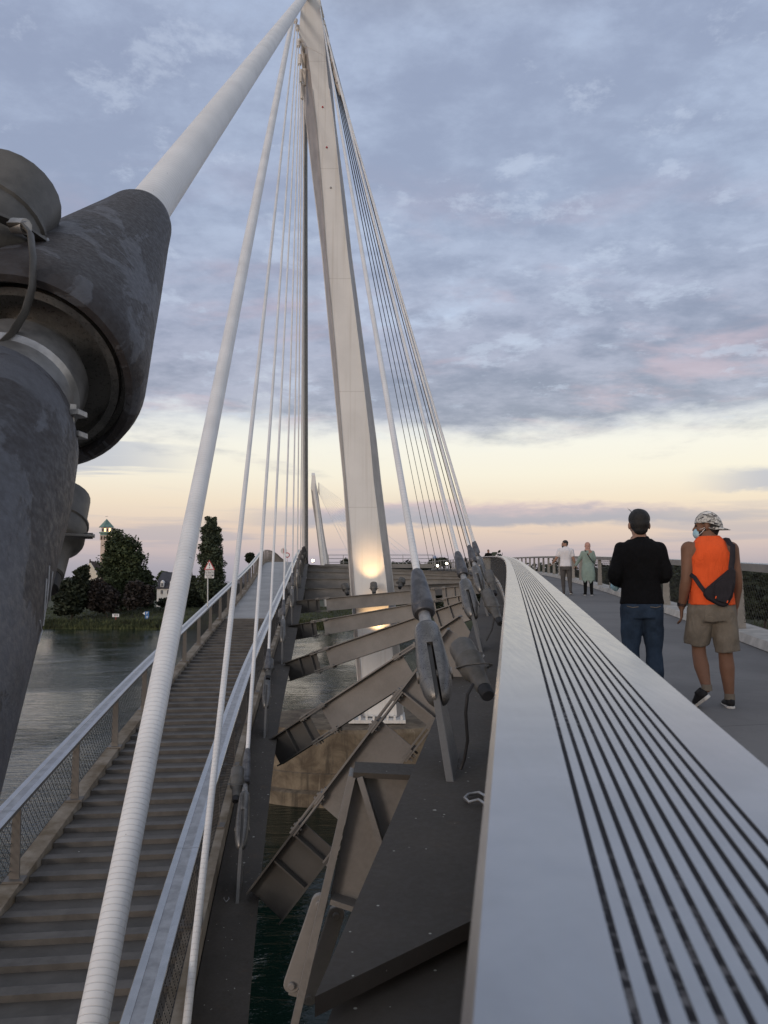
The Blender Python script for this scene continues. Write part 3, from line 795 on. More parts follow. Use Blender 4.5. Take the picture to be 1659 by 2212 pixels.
# ------------------------------------------------------------------ pylon on its pier
PYD, PYR = 37.8, 39.0
lev = [(-70,656,683,655,684),(0,660,687,656,690),(60,663,695,650,698),(104,664,701.6,650,705),(192,675,710.5,657.6,716.6),(264,683,720,661.7,723.5),
       (435,697.5,737.4,682.5,745.5),(549,705,750,696.5,758),(750,724,775,715,785),(950,739.5,798,734,812),(1042,747,806,743,822),
       (1254,764,833,757,848),(1400,775,846,768,862),(1548,786,856,779,871)]
def make_pylon():
    t = thing('bridge_pylon', 'tall leaning white steel pylon with a warm lamp glow near its foot', 'pylon', tuple(U(815,1552,38.2)))
    body = MB()
    secs = [[U(fl,y,PYD), U(fr_,y,PYD), U(rr,y,PYR), U(rl,y,PYR)] for (y, fl, fr_, rl, rr) in lev]
    for s in secs: body.v += s
    for i in range(len(secs)-1):
        for k in range(4):
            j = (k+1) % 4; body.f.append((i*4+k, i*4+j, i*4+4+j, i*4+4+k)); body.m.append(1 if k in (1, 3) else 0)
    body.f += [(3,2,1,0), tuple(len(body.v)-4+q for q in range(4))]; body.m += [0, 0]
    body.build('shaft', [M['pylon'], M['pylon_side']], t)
    # rear plate with bright lips standing out on both sides
    rp = MB(); rows = []
    for (y, fl, fr_, rl, rr) in lev[3:]:
        a, b = U(rl-1.6,y,PYR+.06), U(rr+1.6,y,PYR+.06); rp.v += [a, b, b+V((0,.14,0)), a+V((0,.14,0))]
    for i in range(len(lev)-4):
        for k in range(4):
            j = (k+1) % 4; rp.f.append((i*4+k, i*4+j, i*4+4+j, i*4+4+k)); rp.m.append(0)
    rp.f += [(3,2,1,0), tuple(len(rp.v)-4+q for q in range(4))]; rp.m += [0, 0]
    rp.build('rear_plate', M['pylon'], t)
    # head plate, wider than the shaft, with chamfered lower corners
    hd = MB(); poly = [(655,-75),(684,-75),(693,20),(702.5,104),(704,122),(664.5,101),(645,74),(649,30)]
    hd.prism([U(x,y,PYD-.012) for x, y in poly], (0, 1.4, 0)); hd.build('head', M['pylon'], t)
    # lips along the front face
    for side in (1, 2):
        lp = MB(); pts = [U(l[side]+(-.6 if side == 1 else .6), l[0], PYD-.03) for l in lev[4:]]
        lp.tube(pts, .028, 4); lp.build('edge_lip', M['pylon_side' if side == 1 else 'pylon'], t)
    for (x, y, m) in ((697,231.6,'red'),(706,318.7,'red'),(714.5,405.5,'galv')):
        p = U(x, y, PYD); MB().lathe([(0,.045),(.04,.045),(.05,.03)], p, (0,-1,0), 10).build('stud', M[m], t)
    bs = MB(); c = U(815,1550,38.3); bs.box(c, (2.6,2.4,.14))
    for i in range(8):
        bs.box(c+V((-1.12+.32*i,-1.05,.16)), (.10,.16,.22)); bs.box(c+V((-1.12,-1.05+.28*i,.16)), (.16,.1,.22))
    bs.build('base_plate', M['pylon'], t)
    return t
pylon = make_pylon()
def pier(c, name_label, top):
    t = thing('bridge_pier', name_label, 'pier', (c.x, c.y, WZ))
    def hull(rx, ry, z, n=40):
        return [V((c.x+rx*math.copysign(abs(math.cos(a))**.8, math.cos(a)), c.y+ry*math.copysign(abs(math.sin(a))**.9, math.sin(a)), z)) for a in [2*math.pi*k/n for k in range(n)]]
    def stack(rows, nm):
        m_ = MB(); n = len(rows[0])
        for r_ in rows: m_.v += r_
        for i in range(len(rows)-1):
            for k in range(n):
                j = (k+1) % n; m_.f.append((i*n+k, i*n+j, i*n+n+j, i*n+n+k)); m_.m.append(0)
        m_.f += [tuple(range(n-1,-1,-1)), tuple(range((len(rows)-1)*n, len(rows)*n))]; m_.m += [0,0]
        return m_.build(nm, M['concrete'], t, smooth=30)
    stack([hull(5.3,3.9,WZ-2), hull(5.3,3.9,WZ+.55), hull(5.15,3.75,WZ+.62)], 'plinth')
    stack([hull(4.9,3.5,WZ+.4), hull(4.9,3.5,WZ+1.3), hull(4.8,3.4,WZ+1.34), hull(4.7,3.3,top-.15), hull(4.6,3.2,top)], 'shaft')
    return t
pier(V((-1.3,38.9,0)), 'stained concrete pier standing in the river under the white pylon', U(815,1552,38.3).z-.08)
# far pylon and pier
SH = V((-14.9,183,-1.0))
p2 = pylon.copy(); COL.objects.link(p2); p2.location = pylon.location+SH; p2.scale = (1.3, 1.0, 1.0); p2['label'] = 'small distant white pylon with a fan of thin cables, seen left of the big pylon'
for ch in list(pylon.children):
    c = ch.copy(); COL.objects.link(c); c.parent = p2
pier(V((-1.3,38.9,0))+SH+V((0,0,1.0)), 'distant pale pier under the second pylon, glimpsed below the beams', U(815,1552,38.3).z-1.1)

# ------------------------------------------------------------------ hanger cables with their sockets
ASM = {}
def asm(xs):
    if xs in ASM: return ASM[xs]
    S = lambda l: [(h, r*xs) for h, r in l]
    d = {}
    q = MB(); q.add([(-.026*xs,-.24,-.45),(.026*xs,-.24,-.45),(.026*xs,.20,-.45),(-.026*xs,.20,-.45),(-.028*xs,-.09,1.16),(.028*xs,-.09,1.16),(.028*xs,.09,1.16),(-.028*xs,.09,1.16)],
                    [(3,2,1,0),(4,5,6,7),(0,1,5,4),(1,2,6,5),(2,3,7,6),(3,0,4,7)])
    d.clear()
    q = MB()
    for s in (-1, 1):
        zs = [.66,.67,.70,.76,.85,.95,1.05,1.15,1.22]
        ex = [.020,.046,.068,.092,.110,.116,.112,.104,.100]; ry = [.03,.062,.085,.108,.124,.128,.124,.116,.112]; x0 = .026; m_ = 10; vs = []
        for z, e_, y_ in zip(zs, ex, ry):
            for k in range(m_+1):
                an = -math.pi/2+math.pi*k/m_; vs.append(V((s*(x0+e_*math.cos(an))*xs, y_*math.sin(an)*xs, z)))
        nn_ = m_+1; fs = [(i*nn_+k, i*nn_+(k+1) % nn_, (i+1)*nn_+(k+1) % nn_, (i+1)*nn_+k) for i in range(len(zs)-1) for k in range(nn_)]
        fs += [tuple(range(nn_-1,-1,-1)), tuple(range((len(zs)-1)*nn_, len(zs)*nn_))]; q.add(vs, fs)
    q.lathe(S([(1.17,.118),(1.18,.124),(1.22,.124),(1.30,.121),(1.38,.112),(1.42,.100),(1.44,.078)]), n=20)
    d['fork'] = (q, 'socket_dull', 40)
    q = MB(); q.lathe([(-.15*xs,.05*xs),(.15*xs,.05*xs)], (0,0,.92), (1,0,0), 12); d['pin'] = (q, 'bolt', 40)
    q = MB(); q.lathe(S([(1.40,.056),(1.45,.056),(1.46,.060),(1.48,.060),(1.485,.055),(1.66,.055)]), n=16); d['threaded_rod'] = (q, 'galv', 40)
    q = MB(); q.lathe(S([(1.57,.062),(1.57,.088),(1.585,.100),(1.625,.104),(1.63,.100),(1.635,.104),(1.68,.104),(1.80,.096),(1.98,.076),(2.08,.058),(2.095,.048)]), n=22)
    d['socket'] = (q, 'socket', 40)
    ASM[xs] = {k: (q.mesh(k, M[m], sm), k) for k, (q, m, sm) in d.items()}
    return ASM[xs]
def hanger(base, att, r, xs, label, group, plain=False, m='cable', right=None):
    base, att = V(base), V(att); d = (att-base).normalized(); L = (att-base).length
    rot = frame_z(d)
    if right is not None:
        xx = (V(right)-d*V(right).dot(d)).normalized(); rot = Matrix((xx, d.cross(xx), d)).transposed()
    t = thing('stay_cable', label, 'cable', tuple(base), rot, group)
    if right is not None and not plain:
        rv = V(right); f = V((-rv.y, rv.x, 0)); th_ = .058*max(.75, xs); sc_ = .55+.45*xs
        tp = base+d*1.2; nrm = (f-d*f.dot(d)).normalized()
        lo = [base-f*.07*sc_-V((0,0,.08)), base+f*.62*sc_-V((0,0,.08)), tp+nrm*.075*sc_, tp-nrm*.075*sc_]
        q = MB(); q.v += [p-rv*th_/2 for p in lo]+[p+rv*th_/2 for p in lo]; q.f += [(3,2,1,0),(4,5,6,7),(0,1,5,4),(1,2,6,5),(2,3,7,6),(3,0,4,7)]; q.m += [0]*6
        q.build('anchor_plate', M['plate'], t, bevel=.004)
    if not plain:
        for k, (me, nm) in asm(xs).items():
            o = bpy.data.objects.new(nm, me); COL.objects.link(o); o.parent = t; WM[o.name] = WM[t.name]
    q = MB(); q.lathe([(2.06 if not plain else -1.0, r), (L*.5, r), (L, r)], n=14 if r > .02 else 10)
    q.build('cable', M[m], t, smooth=60, local=True)
    # white lug on the pylon head
    q = MB(); q.lathe([(L-.62,.05),(L-.60,.085),(L-.1,.10),(L+.2,.10)], n=10); q.build('upper_socket', M['pylon_lug'], t, smooth=40, local=True)
    return t
M['darkbare'] = simple('dark_bare_strand', (.12, .115, .11), .5, .2, .12, 6)
M['plate'] = steel('grey_anchor_plate', (.135, .132, .128), False, .5)
def attL(k): return U(641+11*(1-k), 30+160*(1-k), 38.3)
def attR(k): return U(690+41*(1-k), 10+180*(1-k), 38.3)
GL_, GR_ = 'stay cables from the pylon head to the stepped deck', 'stay cables from the pylon head to the grey deck'
p0 = U(403,2212,6.5); a0 = U(639,45,38.3); dd = (p0-a0).normalized()
hanger(p0+dd*2.2, a0, .033, .62, 'slim white stay cable running down to the bottom edge, over the stepped deck', GL_)
ldist = [10.2,16.9,24.2,31.3,38,44.8,51.6,58,64,70,76,82,88,94,100,106,112]
ll = ['white stay cable ending in the socket nearest the camera on the left girder', 'white stay cable second along the left girder, above the second left floodlight',
      'white stay cable third along the left girder, tinted warm by a lamp', 'white stay cable fourth along the left girder', 'white stay cable fifth along the left girder']
for i, d in enumerate(ldist):
    (o_, r_, u_), = frames(Stair_right, [d]); b = o_+r_*.44+V((0,0,-1.27))
    k = min(1, abs(d-38)/34)
    lab = ll[i] if i < 5 else 'thin stay cable in the dark packed bundle left of the pylon'
    hanger(b, attL(k)+V(((.16 if i > 4 else 0)+.028*max(0, i-4), 0, 0)), .030 if i < 9 else .040, .66, lab, GL_, m='cable' if i < 9 else 'bare', right=r_)
rdist = [5.42,12.2,18.9,25.6,32.4,39.5,47,55,63,71,79,87,95,103,111,119]
rl_ = ['thick white stay cable with the biggest cable socket, right beside the handrail', 'white stay cable second along the right girder, behind the big socket',
       'white stay cable third along the right girder', 'white stay cable fourth along the right girder', 'white stay cable fifth along the right girder']
for i, d in enumerate(rdist):
    (o_, r_, u_), = frames(Rail_near, [d]); b = o_+r_*(E0-.37)+V((0,0,-1.35))
    k = min(1, abs(d-38)/33)
    lab = rl_[i] if i < 5 else 'thin dark stay cable among the far parallel lines right of the pylon'
    hanger(b, attR(k), .033 if i < 5 else .030, 0.91 if i < 5 else .8, lab, GR_, m='cable' if i < 5 else 'darkbare', right=r_)
# the fan of the far pylon
top2 = U(668,20,38.2)+SH
for i in range(12):
    d = 128+8.5*i if i < 11 else 214
    for sgn, side in ((1, 'right'), (-1, 'left')):
        xx = -.9-.105*(d-129)+sgn*(8.2-.00062*(d-129)**2)
        hanger((xx, d, 2.6-.00022*(d-129)**2), top2-V((-sgn*.5,0,.25*i)), .030, .6, 'hair-thin cable of the distant fan %s of the small far pylon' % side, 'cable fan of the far pylon', True, 'cable' if sgn > 0 else 'bare')

# ------------------------------------------------------------------ floodlights
def floodlight(F, Rr, r, label, group=None, lit=False, yoke=True, cord=None, foot=None):
    F, Rr = V(F), V(Rr); d = (F-Rr); L = d.length; d.normalize(); rot = frame_z(d); s = r
    t = thing('floodlight', label, 'floodlight', tuple(Rr), rot, group)
    MB().lathe([(.0,.50*s),(L*.02,.56*s),(L*.30,.62*s),(L*.34,.72*s),(L*.40,.92*s),(L*.44,.98*s),(L*.62,s),(L*.635,1.05*s),(L*.66,1.05*s),(L*.67,.97*s)], n=26).build('housing', M['lamp_paint'], t, smooth=35, local=True)
    MB().lathe([(L*.665,.94*s),(L*.70,.95*s),(L,.97*s),(L*1.0,.93*s),(L*.76,.90*s)], n=26, cap=False).build('hood', M['lamp_paint'], t, smooth=35, local=True)
    MB().lathe([(L*.74,.88*s),(L*.76,.90*s),(L*.77,.5*s)], n=20).build('lens', M['lit' if lit else 'glass_d'], t, smooth=40, local=True)
    MB().lathe([(-L*.16,.40*s),(-L*.14,.47*s),(-.002,.49*s)], n=20).build('rear_cap', M['rubber'], t, smooth=40, local=True)
    if yoke:
        q = MB(); pts = [V((math.cos(a)*1.16*s, -math.sin(a)*1.5*s, L*.50-L*.35*math.sin(a))) for a in [math.pi*k/12 for k in range(13)]]
        q.tube(pts, [(.05*s,.14*s)]*13, 6, flat=(0,0,1))
        for e in (-1, 1): q.lathe([(0,.10*s),(.22*s,.10*s)], (e*1.0*s,0,L*.5), (e,0,0), 10)
        q.build('yoke', M['lamp_paint'], t, smooth=40, local=True)
        q = MB()
        for e in (-1, 1): q.lathe([(0,.06*s),(.05*s,.06*s)], (e*1.23*s,0,L*.5), (e,0,0), 8)
        q.build('yoke_bolt', M['silver'], t, local=True)
    if cord:
        q = MB(); q.tube(cord, .011*max(1, r/.1), 6); q.build('power_cord', M['rubber'], t, smooth=60)
    if foot:
        q = MB(); q.tube([F.lerp(Rr, .5), V(foot)], .02, 6); q.build('stem', M['lamp_paint'], t, smooth=60)
    return t
GF = 'floodlights beside the cable sockets'
floodlight(U(998,1400,5.75), U(1046,1488,5.28), .094, 'grey floodlight with a black rear cap beside the biggest socket, close to the handrail', GF,
           cord=[U(1022,1478,5.2), U(1010,1500,5.15), U(1006,1540,5.2), U(1010,1600,5.2), U(1003,1640,5.3), U(995,1662,5.3)])
floodlight(U(1052,1283,12.9), U(1077,1338,12.2), .105, 'grey floodlight second along the right girder, partly against the handrail netting', GF,
           cord=[U(1068,1335,12.1), U(1062,1362,12.1), U(1050,1385,12.1)])
floodlight(U(1056,1238,19.4), U(1068,1278,18.7), .11, 'grey floodlight third along the right girder, against the netting', GF)
floodlight(U(513,1664,11.1), U(509,1722,10.7), .092, 'grey floodlight with a dark hood beside the nearest socket of the left girder', GF)
floodlight(U(582,1428,18.2), U(579,1462,17.7), .11, 'grey floodlight second along the left girder', GF)
floodlight(U(608,1320,25.8), U(606,1346,25.2), .11, 'grey floodlight third along the left girder', GF)
floodlight(U(626,1262,33.0), U(625,1282,32.4), .11, 'grey floodlight fourth along the left girder', GF)
floodlight(U(807,1261,37.4), U(808,1281,37.05), .17, 'small round spotlight standing on a beam and lighting the foot of the pylon', 'spotlights on the cross beams', foot=U(808,1290,37.1))
floodlight(U(744,1263,43.5), U(750,1282,43.2), .20, 'dark spotlight on a far beam just left of the pylon foot', 'spotlights on the cross beams', foot=U(751,1288,43.3))
floodlight(U(869,1252,43.2), U(864,1268,42.8), .20, 'spotlight on a far beam right of the pylon, with a bright rim', 'spotlights on the cross beams', foot=U(864,1274,42.9))
for (x, y, d, lab) in ((920,1224,122,'leftmost'),(945,1222,108,'second from the left'),(965,1217,97,'third from the left'),(987,1216,84,'rightmost')):
    p = U(x, y, d); floodlight(p-V((0,.2,0)), p+V((0,.35,-.1)), .17 if d > 100 else .15, 'lit round lamp under the curving far railing, %s of the four' % lab, 'lit lamps on the far deck', lit=True, yoke=False)
p = U(676,1211,66); floodlight(p-V((0,.2,0)), p+V((0,.3,-.1)), .13, 'lit round lamp at the far left end of the thin platform railing', 'lit lamps on the far deck', lit=True, yoke=False)
def spot(name, loc, to, e, ang, blend, col=(1.0,.72,.38), rad=.05):
    l = bpy.data.lights.new(name, 'SPOT'); l.energy = e; l.spot_size = R(ang); l.spot_blend = blend; l.color = col; l.shadow_soft_size = rad
    o = bpy.data.objects.new(name, l); COL.objects.link(o); o.location = loc
    o.rotation_euler = (V(loc)-V(to)).to_track_quat('Z', 'Y').to_euler()
spot('pylon_spotlight', tuple(U(805,1261,36.6)), tuple(U(801,1215,37.8)), 150, 60, .8, (1.0,.60,.26), .10)
spot('pylon_lower_spotlight', tuple(U(818,1358,36.8)), tuple(U(816,1330,37.8)), 110, 80, .7, (1.0,.60,.26))
spot('cable_floodlight', tuple(U(604,1322,25.75)), tuple(U(614,1250,27.4)), 22, 60, .6)

# ------------------------------------------------------------------ the two heavy back stays
def heavy(base, att, r0, r1, m, t, extra=0):
    base, att = V(base), V(att); L = (att-base).length
    q = MB(); q.lathe([(-extra, r0)]+[(L*k/12, r0+(r1-r0)*(k/12)) for k in range(13)], n=40)
    return q
b2 = U(200,2212,5.4); a2 = U(638,10,38); dn = (b2-a2).normalized(); base2 = b2+dn*3.0
t = thing('back_stay', 'thick white taped stay crossing the stepped deck down to the lower left edge', 'cable', tuple(base2), frame_z(a2-base2))
heavy(base2, a2, .098, .098, 'stay', t).build('stay_tube', M['stay'], t, smooth=60, local=True)
E = U(318,455,4.5); A = U(662,-14,38); ax = (A-E).normalized()
t = thing('back_stay', 'thickest white taped stay rising from the huge dark socket to the pylon head', 'cable', tuple(E), frame_z(ax))
heavy(E, A, .122, .19, 'stay', t, extra=.4).build('stay_tube', M['stay'], t, smooth=60, local=True)
# huge socket and clevis; local z runs back from the tube exit, towards the camera
rotB = frame_z(-ax)
bs = thing('stay_anchor', 'huge dark flaking cast socket and fork holding the thickest stay, left foreground', 'cable anchor', tuple(E), rotB)
q = MB(); q.lathe([(.22,.118),(.20,.128),(.20,.152),(.23,.170),(.31,.188),(.55,.212),(.9,.252),(1.25,.292),(1.7,.340),(2.05,.380),(2.20,.396),(2.27,.385),(2.30,.365),(2.30,.34),(2.24,.335)], n=64, cap=False)
q.build('socket_shell', M['bigcast'], bs, smooth=40, local=True)
MB().lathe([(2.24,.336),(2.24,.315),(2.27,.312),(2.27,.285),(2.20,.280),(2.20,.17)], n=56, cap=False).build('end_ring', M['socket_dull'], bs, smooth=30, local=True)
MB().lathe([(2.12,.175),(2.30,.175),(2.30,.215),(2.42,.215),(2.44,.20),(2.75,.20)], n=48).build('neck_nut', M['silver'], bs, smooth=30, local=True)
fk = MB()
zs = [2.50,2.53,2.60,2.72,2.95,3.3,3.7,4.1,4.6,5.2]; rx = [.14,.20,.245,.285,.325,.365,.41,.455,.495,.50]
fk.tube([(0,0,z) for z in zs], [(a, a*1.05) for a in rx], 40, flat=(1,0,0))
fkm = fk.build('fork', M['bigcast'], bs, smooth=40, local=True)
# clamp plates with their bolt
pm = WM[bs.name]
cl = MB()
c0 = U(150,895,2.45); vx = (U(180,893,2.45)-U(120,897,2.45)).normalized(); vz = V((0,-.05,1)).normalized(); vy = vx.cross(vz)
rc = Matrix((vx, -vy, vz)).transposed()
cl.box(c0, (.085,.075,.018), rc); cl.box(c0+V((.004,0,-.068)), (.085,.075,.018), rc)
cl.build('clamp_plate', M['galv'], bs, bevel=.002)
cl = MB(); cl.lathe([(-.12,.011),(.012,.011)], c0+V((.004,0,0)), vz, 10); cl.lathe([(.010,.026),(.014,.026),(.014,.019),(.030,.019)], c0+V((.004,0,0)), vz, 6); cl.lathe([(-.115,.019),(-.09,.019)], c0+V((.004,0,0)), vz, 6)
cl.build('clamp_bolt', M['silver'], bs)
# scratched lines on the fork
from mathutils.bvhtree import BVHTree
def on_surface(obj, pts, lift=.002):
    m = WM[obj.name]; vs = [m @ v.co for v in obj.data.vertices]; tree = BVHTree.FromPolygons(vs, [tuple(p.vertices) for p in obj.data.polygons]); out_ = []
    for (x, y) in pts:
        dr_ = U(x, y, 1.0).normalized(); h = tree.ray_cast(V((0,0,0)), dr_)
        if h[0] is not None: out_.append(h[0]+(h[1] if h[1].dot(dr_) < 0 else -h[1])*lift)
    return out_
sc = MB()
for line in ([(110,1222),(108,1262),(104,1300),(98,1340),(93,1375)], [(117,1235),(113,1270),(110,1310),(105,1350)], [(104,1250),(101,1290),(98,1330)], [(127,1225),(122,1260),(117,1300),(111,1345),(107,1372)], [(121,1245),(116,1290),(110,1330),(103,1375)],
             [(90,1340),(92,1358),(100,1365),(90,1375),(86,1390),(90,1402),(98,1390),(108,1380)]):
    fine = [V((a[0],a[1],0)).lerp(V((b[0],b[1],0)), k/3) for a, b in zip(line, line[1:]) for k in range(3)]+[V((*line[-1],0))]
    pts = on_surface(fkm, [(p.x-5, p.y) for p in fine])
    if len(pts) > 2: sc.tube(pts, .0016, 5)
if sc.v: sc.build('scratched_scribble', M['chalk'], bs)
fl_ = floodlight(U(22,425,3.0), U(-120,640,2.62), .20, 'big grey floodlight with a curved yoke at the left edge, above the huge socket', 'floodlights by the huge socket')
q = MB(); q.tube([U(x, y, 2.5) for x, y in ((20,487),(52,488),(66,505),(72,560),(70,620),(54,675),(25,722),(-15,760))], [(.022,.008)]*8, 8, flat=(0,1,0)); q.build('yoke_arm', M['lamp_paint'], fl_, smooth=50)
q = MB(); q.lathe([(0,.026),(.05,.026)], U(30,488,2.52), U(64,490,2.5)-U(30,488,2.52), 14); q.lathe([(.05,.018),(.06,.018)], U(30,488,2.52), U(64,490,2.5)-U(30,488,2.52), 6); q.build('yoke_pivot', M['silver'], fl_, smooth=40)
floodlight(U(128,1075,3.9), U(96,1245,3.65), .15, 'grey floodlight half hidden behind the huge fork', 'floodlights by the huge socket')

# ------------------------------------------------------------------ platform in mid river and the far half
pf = thing('river_platform', 'level platform joining the two decks in mid river', 'platform', (0, 104, 2.2))
MB().box((-.6,112,2.25), (13.5,26,.5)).build('platform_slab', M['steel'], pf)
pr = thing('platform_railing', 'thin see-through railing across the mid-river platform', 'railing', (0, 99, 2.5))
for z in (2.62+1.0, 2.62+.55, 2.62+.1): MB().tube([(-7.0,99.5,z),(6.2,99.5,z)], .035, 6).build('rail_bar', M['alu_dull'], pr)
for i in range(8): MB().box((-6.9+1.85*i,99.5,2.5+.55), (.07,.07,1.2)).build('post', M['alu_dull'], pr)
for nm, s, lab in (('left', -1, 'far end of the narrow stepped deck beyond mid river'), ('right', 1, 'far end of the grey deck beyond mid river')):
    t = thing('far_deck', lab, 'bridge deck', (-2, 130, 1.5)); q = MB()
    f_ = []
    for i in range(16):
        d = 129+6.2*i; xx = -.9-.105*(d-129)+s*(7.6-.00062*(d-129)**2); f_.append((V((xx, d, 2.4-.00022*(d-129)**2)), V((1,0,0)), V((0,0,1))))
    q.sweep(f_, [(-1.6,0),(1.6,0),(1.6,-.5),(-1.6,-.5)]); q.build('deck_slab', M['steel'], t)

# loose hoses on the girders
for nm, pts, lab in (('hose', [(1052,1722),(1035,1712),(1012,1716),(1004,1724),(1014,1733),(1034,1728),(1050,1738)], 'short grey hose loop lying on the dark girder, next to the handrail'),
                     ('hose', [(492,1915),(487,1930),(483,1942),(488,1949),(495,1942),(491,1930)], 'small wire loop on the left girder, below the nearest socket')):
    d_ = 5.25 if pts[0][0] > 900 else 10.0; t = thing(nm, lab, 'hose', tuple(U(*pts[2], d_)))
    def onplate(x, y):
        p = U(x, y, 1.0); z0 = (RRz(5.2)-1.335) if x > 900 else (_lz(10.1)-1.255); return UZ(x, y, z0)
    MB().tube([onplate(x, y) for x, y in pts], .011 if pts[0][0] > 900 else .008, 7).build('hose_loop', M['silver'], t, smooth=60)
# ------------------------------------------------------------------ trees and plants
def leaf_cloud(mbx, centres, n, size, rng, hollow=.55):
    for _ in range(n):
        c, r = rng.choice(centres)
        v = V((rng.gauss(0,1), rng.gauss(0,1), rng.gauss(0,1))).normalized()
        p = c+V((v.x*r[0], v.y*r[1], v.z*r[2]))*(hollow+(1-hollow)*rng.random()**.5)*(1+rng.gauss(0,.09))
        a = V((rng.gauss(0,1), rng.gauss(0,1), rng.gauss(0,.6))).normalized(); b = a.orthogonal().normalized()
        b = Quaternion(a, rng.random()*6.28) @ b; s = size*(.6+.8*rng.random())
        o = len(mbx.v); mbx.v += [p-a*s, p-b*s*.55, p+a*s, p+b*s*.55]; mbx.f.append((o, o+1, o+2, o+3)); mbx.m.append(0)
def tree(name, label, ells, d, base_y, m, n, size, seed, group=None, nclump=26, px_trunk=None):
    rng = random.Random(seed); k = d/FPX; cl = []
    for (x, y, rx, ry) in ells:
        c = U(x, y, d); q = max(6, int(nclump*rx*ry/700)) if len(ells) > 1 else nclump
        for _ in range(q):
            v = V((rng.gauss(0,1), rng.gauss(0,1), rng.gauss(0,1))).normalized(); t = rng.random()**.34
            w = rx*k*(.34+.22*rng.random())
            cl.append((c+V((v.x*(rx*k-w*.55)*t, v.y*(rx*k-w*.55)*t, v.z*(ry*k-w*.55)*t)), (w, w, w*.8)))
    x0 = px_trunk or ells[-1][0]; b = U(x0, base_y, d); topc = U(ells[0][0], ells[0][1], d)
    t = thing(name, label, 'tree', tuple(b), group=group)
    mb_ = MB(); leaf_cloud(mb_, cl, int(n*1.7), size*1.12, rng); mb_.build('crown', m, t, fixn=False)
    mb_ = MB(); h = (topc-b); mb_.tube([b-V((0,0,.5)), b+h*.25+V((.2,0,0)), b+h*.6, topc], [.022*h.length, .017*h.length, .011*h.length, .004*h.length], 7)
    for _ in range(7):
        c, w = rng.choice(cl); s = b+h*(.25+.4*rng.random()); mb_.tube([s, s.lerp(c, .5)+V((0,0,.3)), c], [.008*h.length, .006*h.length, .002*h.length], 5)
    mb_.build('trunk', M['bark'], t); return t
GT = 'trees on the far bank'
tree('broadleaf_tree', 'tallest rounded green tree on the far bank, in front of the church tower', [(250,1178,27,34),(266,1190,36,38),(284,1224,36,48),(248,1228,34,50),(262,1266,52,48)], 197, 1332, M['leaf'], 12000, .34, 1, GT, 30)
tree('broadleaf_tree', 'smaller rounded tree to the right of the tallest one, next to the white house', [(312,1268,25,42),(318,1292,16,28)], 201, 1332, M['leaf'], 3600, .42, 2, GT)
tree('copper_beech', 'nearly black tree in front of the tallest green tree', [(300,1285,32,36)], 187, 1335, M['leaf_red'], 3600, .40, 3, GT, px_trunk=304)
tree('copper_beech', 'nearly black low tree below the church gable', [(206,1288,36,38),(235,1298,26,28)], 185, 1338, M['leaf_red'], 4200, .40, 4, GT)
tree('broadleaf_tree', 'dark leaning tree at the left end of the far bank, below the half hidden floodlight', [(176,1252,16,48),(150,1290,36,46)], 182, 1345, M['leaf_dark'], 4200, .40, 5, GT)
tree('broadleaf_tree', 'small round tree rising behind the slate roof of the white house', [(357,1248,17,15)], 245, 1300, M['leaf'], 1300, .5, 6, GT)
tree('broadleaf_tree', 'dense tree just right of the thick taped stay, left of the poplar', [(402,1262,26,34),(420,1290,30,34)], 204, 1330, M['leaf_dark'], 4200, .42, 7, GT)
tree('shrub', 'low dark bush in front of the white house', [(358,1302,20,8)], 196, 1310, M['leaf_dark'], 1000, .38, 8, GT)
tree('poplar', 'tall narrow poplar behind the warning sign', [(455,1127,13,24),(456,1152,21,36),(456,1185,26,42),(456,1225,30,46),(456,1265,31,42)], 190, 1330, M['leaf_poplar'], 12000, .28, 9, GT, 24)
tree('broadleaf_tree', 'low dark tree at the foot of the poplar, behind the stepped deck railing', [(487,1300,30,30)], 190, 1335, M['leaf_dark'], 2200, .4, 10, GT)
tree('broadleaf_tree', 'distant tree top peeping over the stepped deck railing', [(540,1206,10,11)], 300, 1262, M['leaf_dark'], 700, .7, 11, GT)
tree('broadleaf_tree', 'distant bush behind the thin platform railing, beside the white pylon', [(749,1216,13,7)], 320, 1262, M['leaf_dark'], 600, .7, 12, GT)
tree('broadleaf_tree', 'distant tree top above the curving far railing, behind the parallel dark cables', [(951,1214,22,5)], 300, 1262, M['leaf_dark'], 900, .7, 13, GT)
GN = 'trees on the near bank, right of the deck'
tree('broadleaf_tree', 'dark tree seen through the railing right of the man in orange', [(1668,1268,48,38),(1640,1300,40,40)], 78, 1405, M['leaf_dark'], 5200, .28, 14, GN)
tree('broadleaf_tree', 'dark tree seen through the railing between the two nearest men', [(1478,1262,36,26),(1452,1285,34,26)], 105, 1365, M['leaf_dark'], 4000, .3, 15, GN)
tree('broadleaf_tree', 'dark tree seen through the railing behind the man in black', [(1380,1266,30,26),(1350,1280,30,24)], 125, 1350, M['leaf_dark'], 3200, .34, 16, GN)
tree('broadleaf_tree', 'dark tree seen through the railing beyond the man in orange, behind his back', [(1560,1278,40,24)], 92, 1378, M['leaf_dark'], 3200, .3, 17, GN)
def stuff_leaves(name, m, n, fn, seed):
    rng = random.Random(seed); q = MB()
    for _ in range(n): fn(q, rng)
    o = q.build(name, m, fixn=False); o['kind'] = 'stuff'; return o
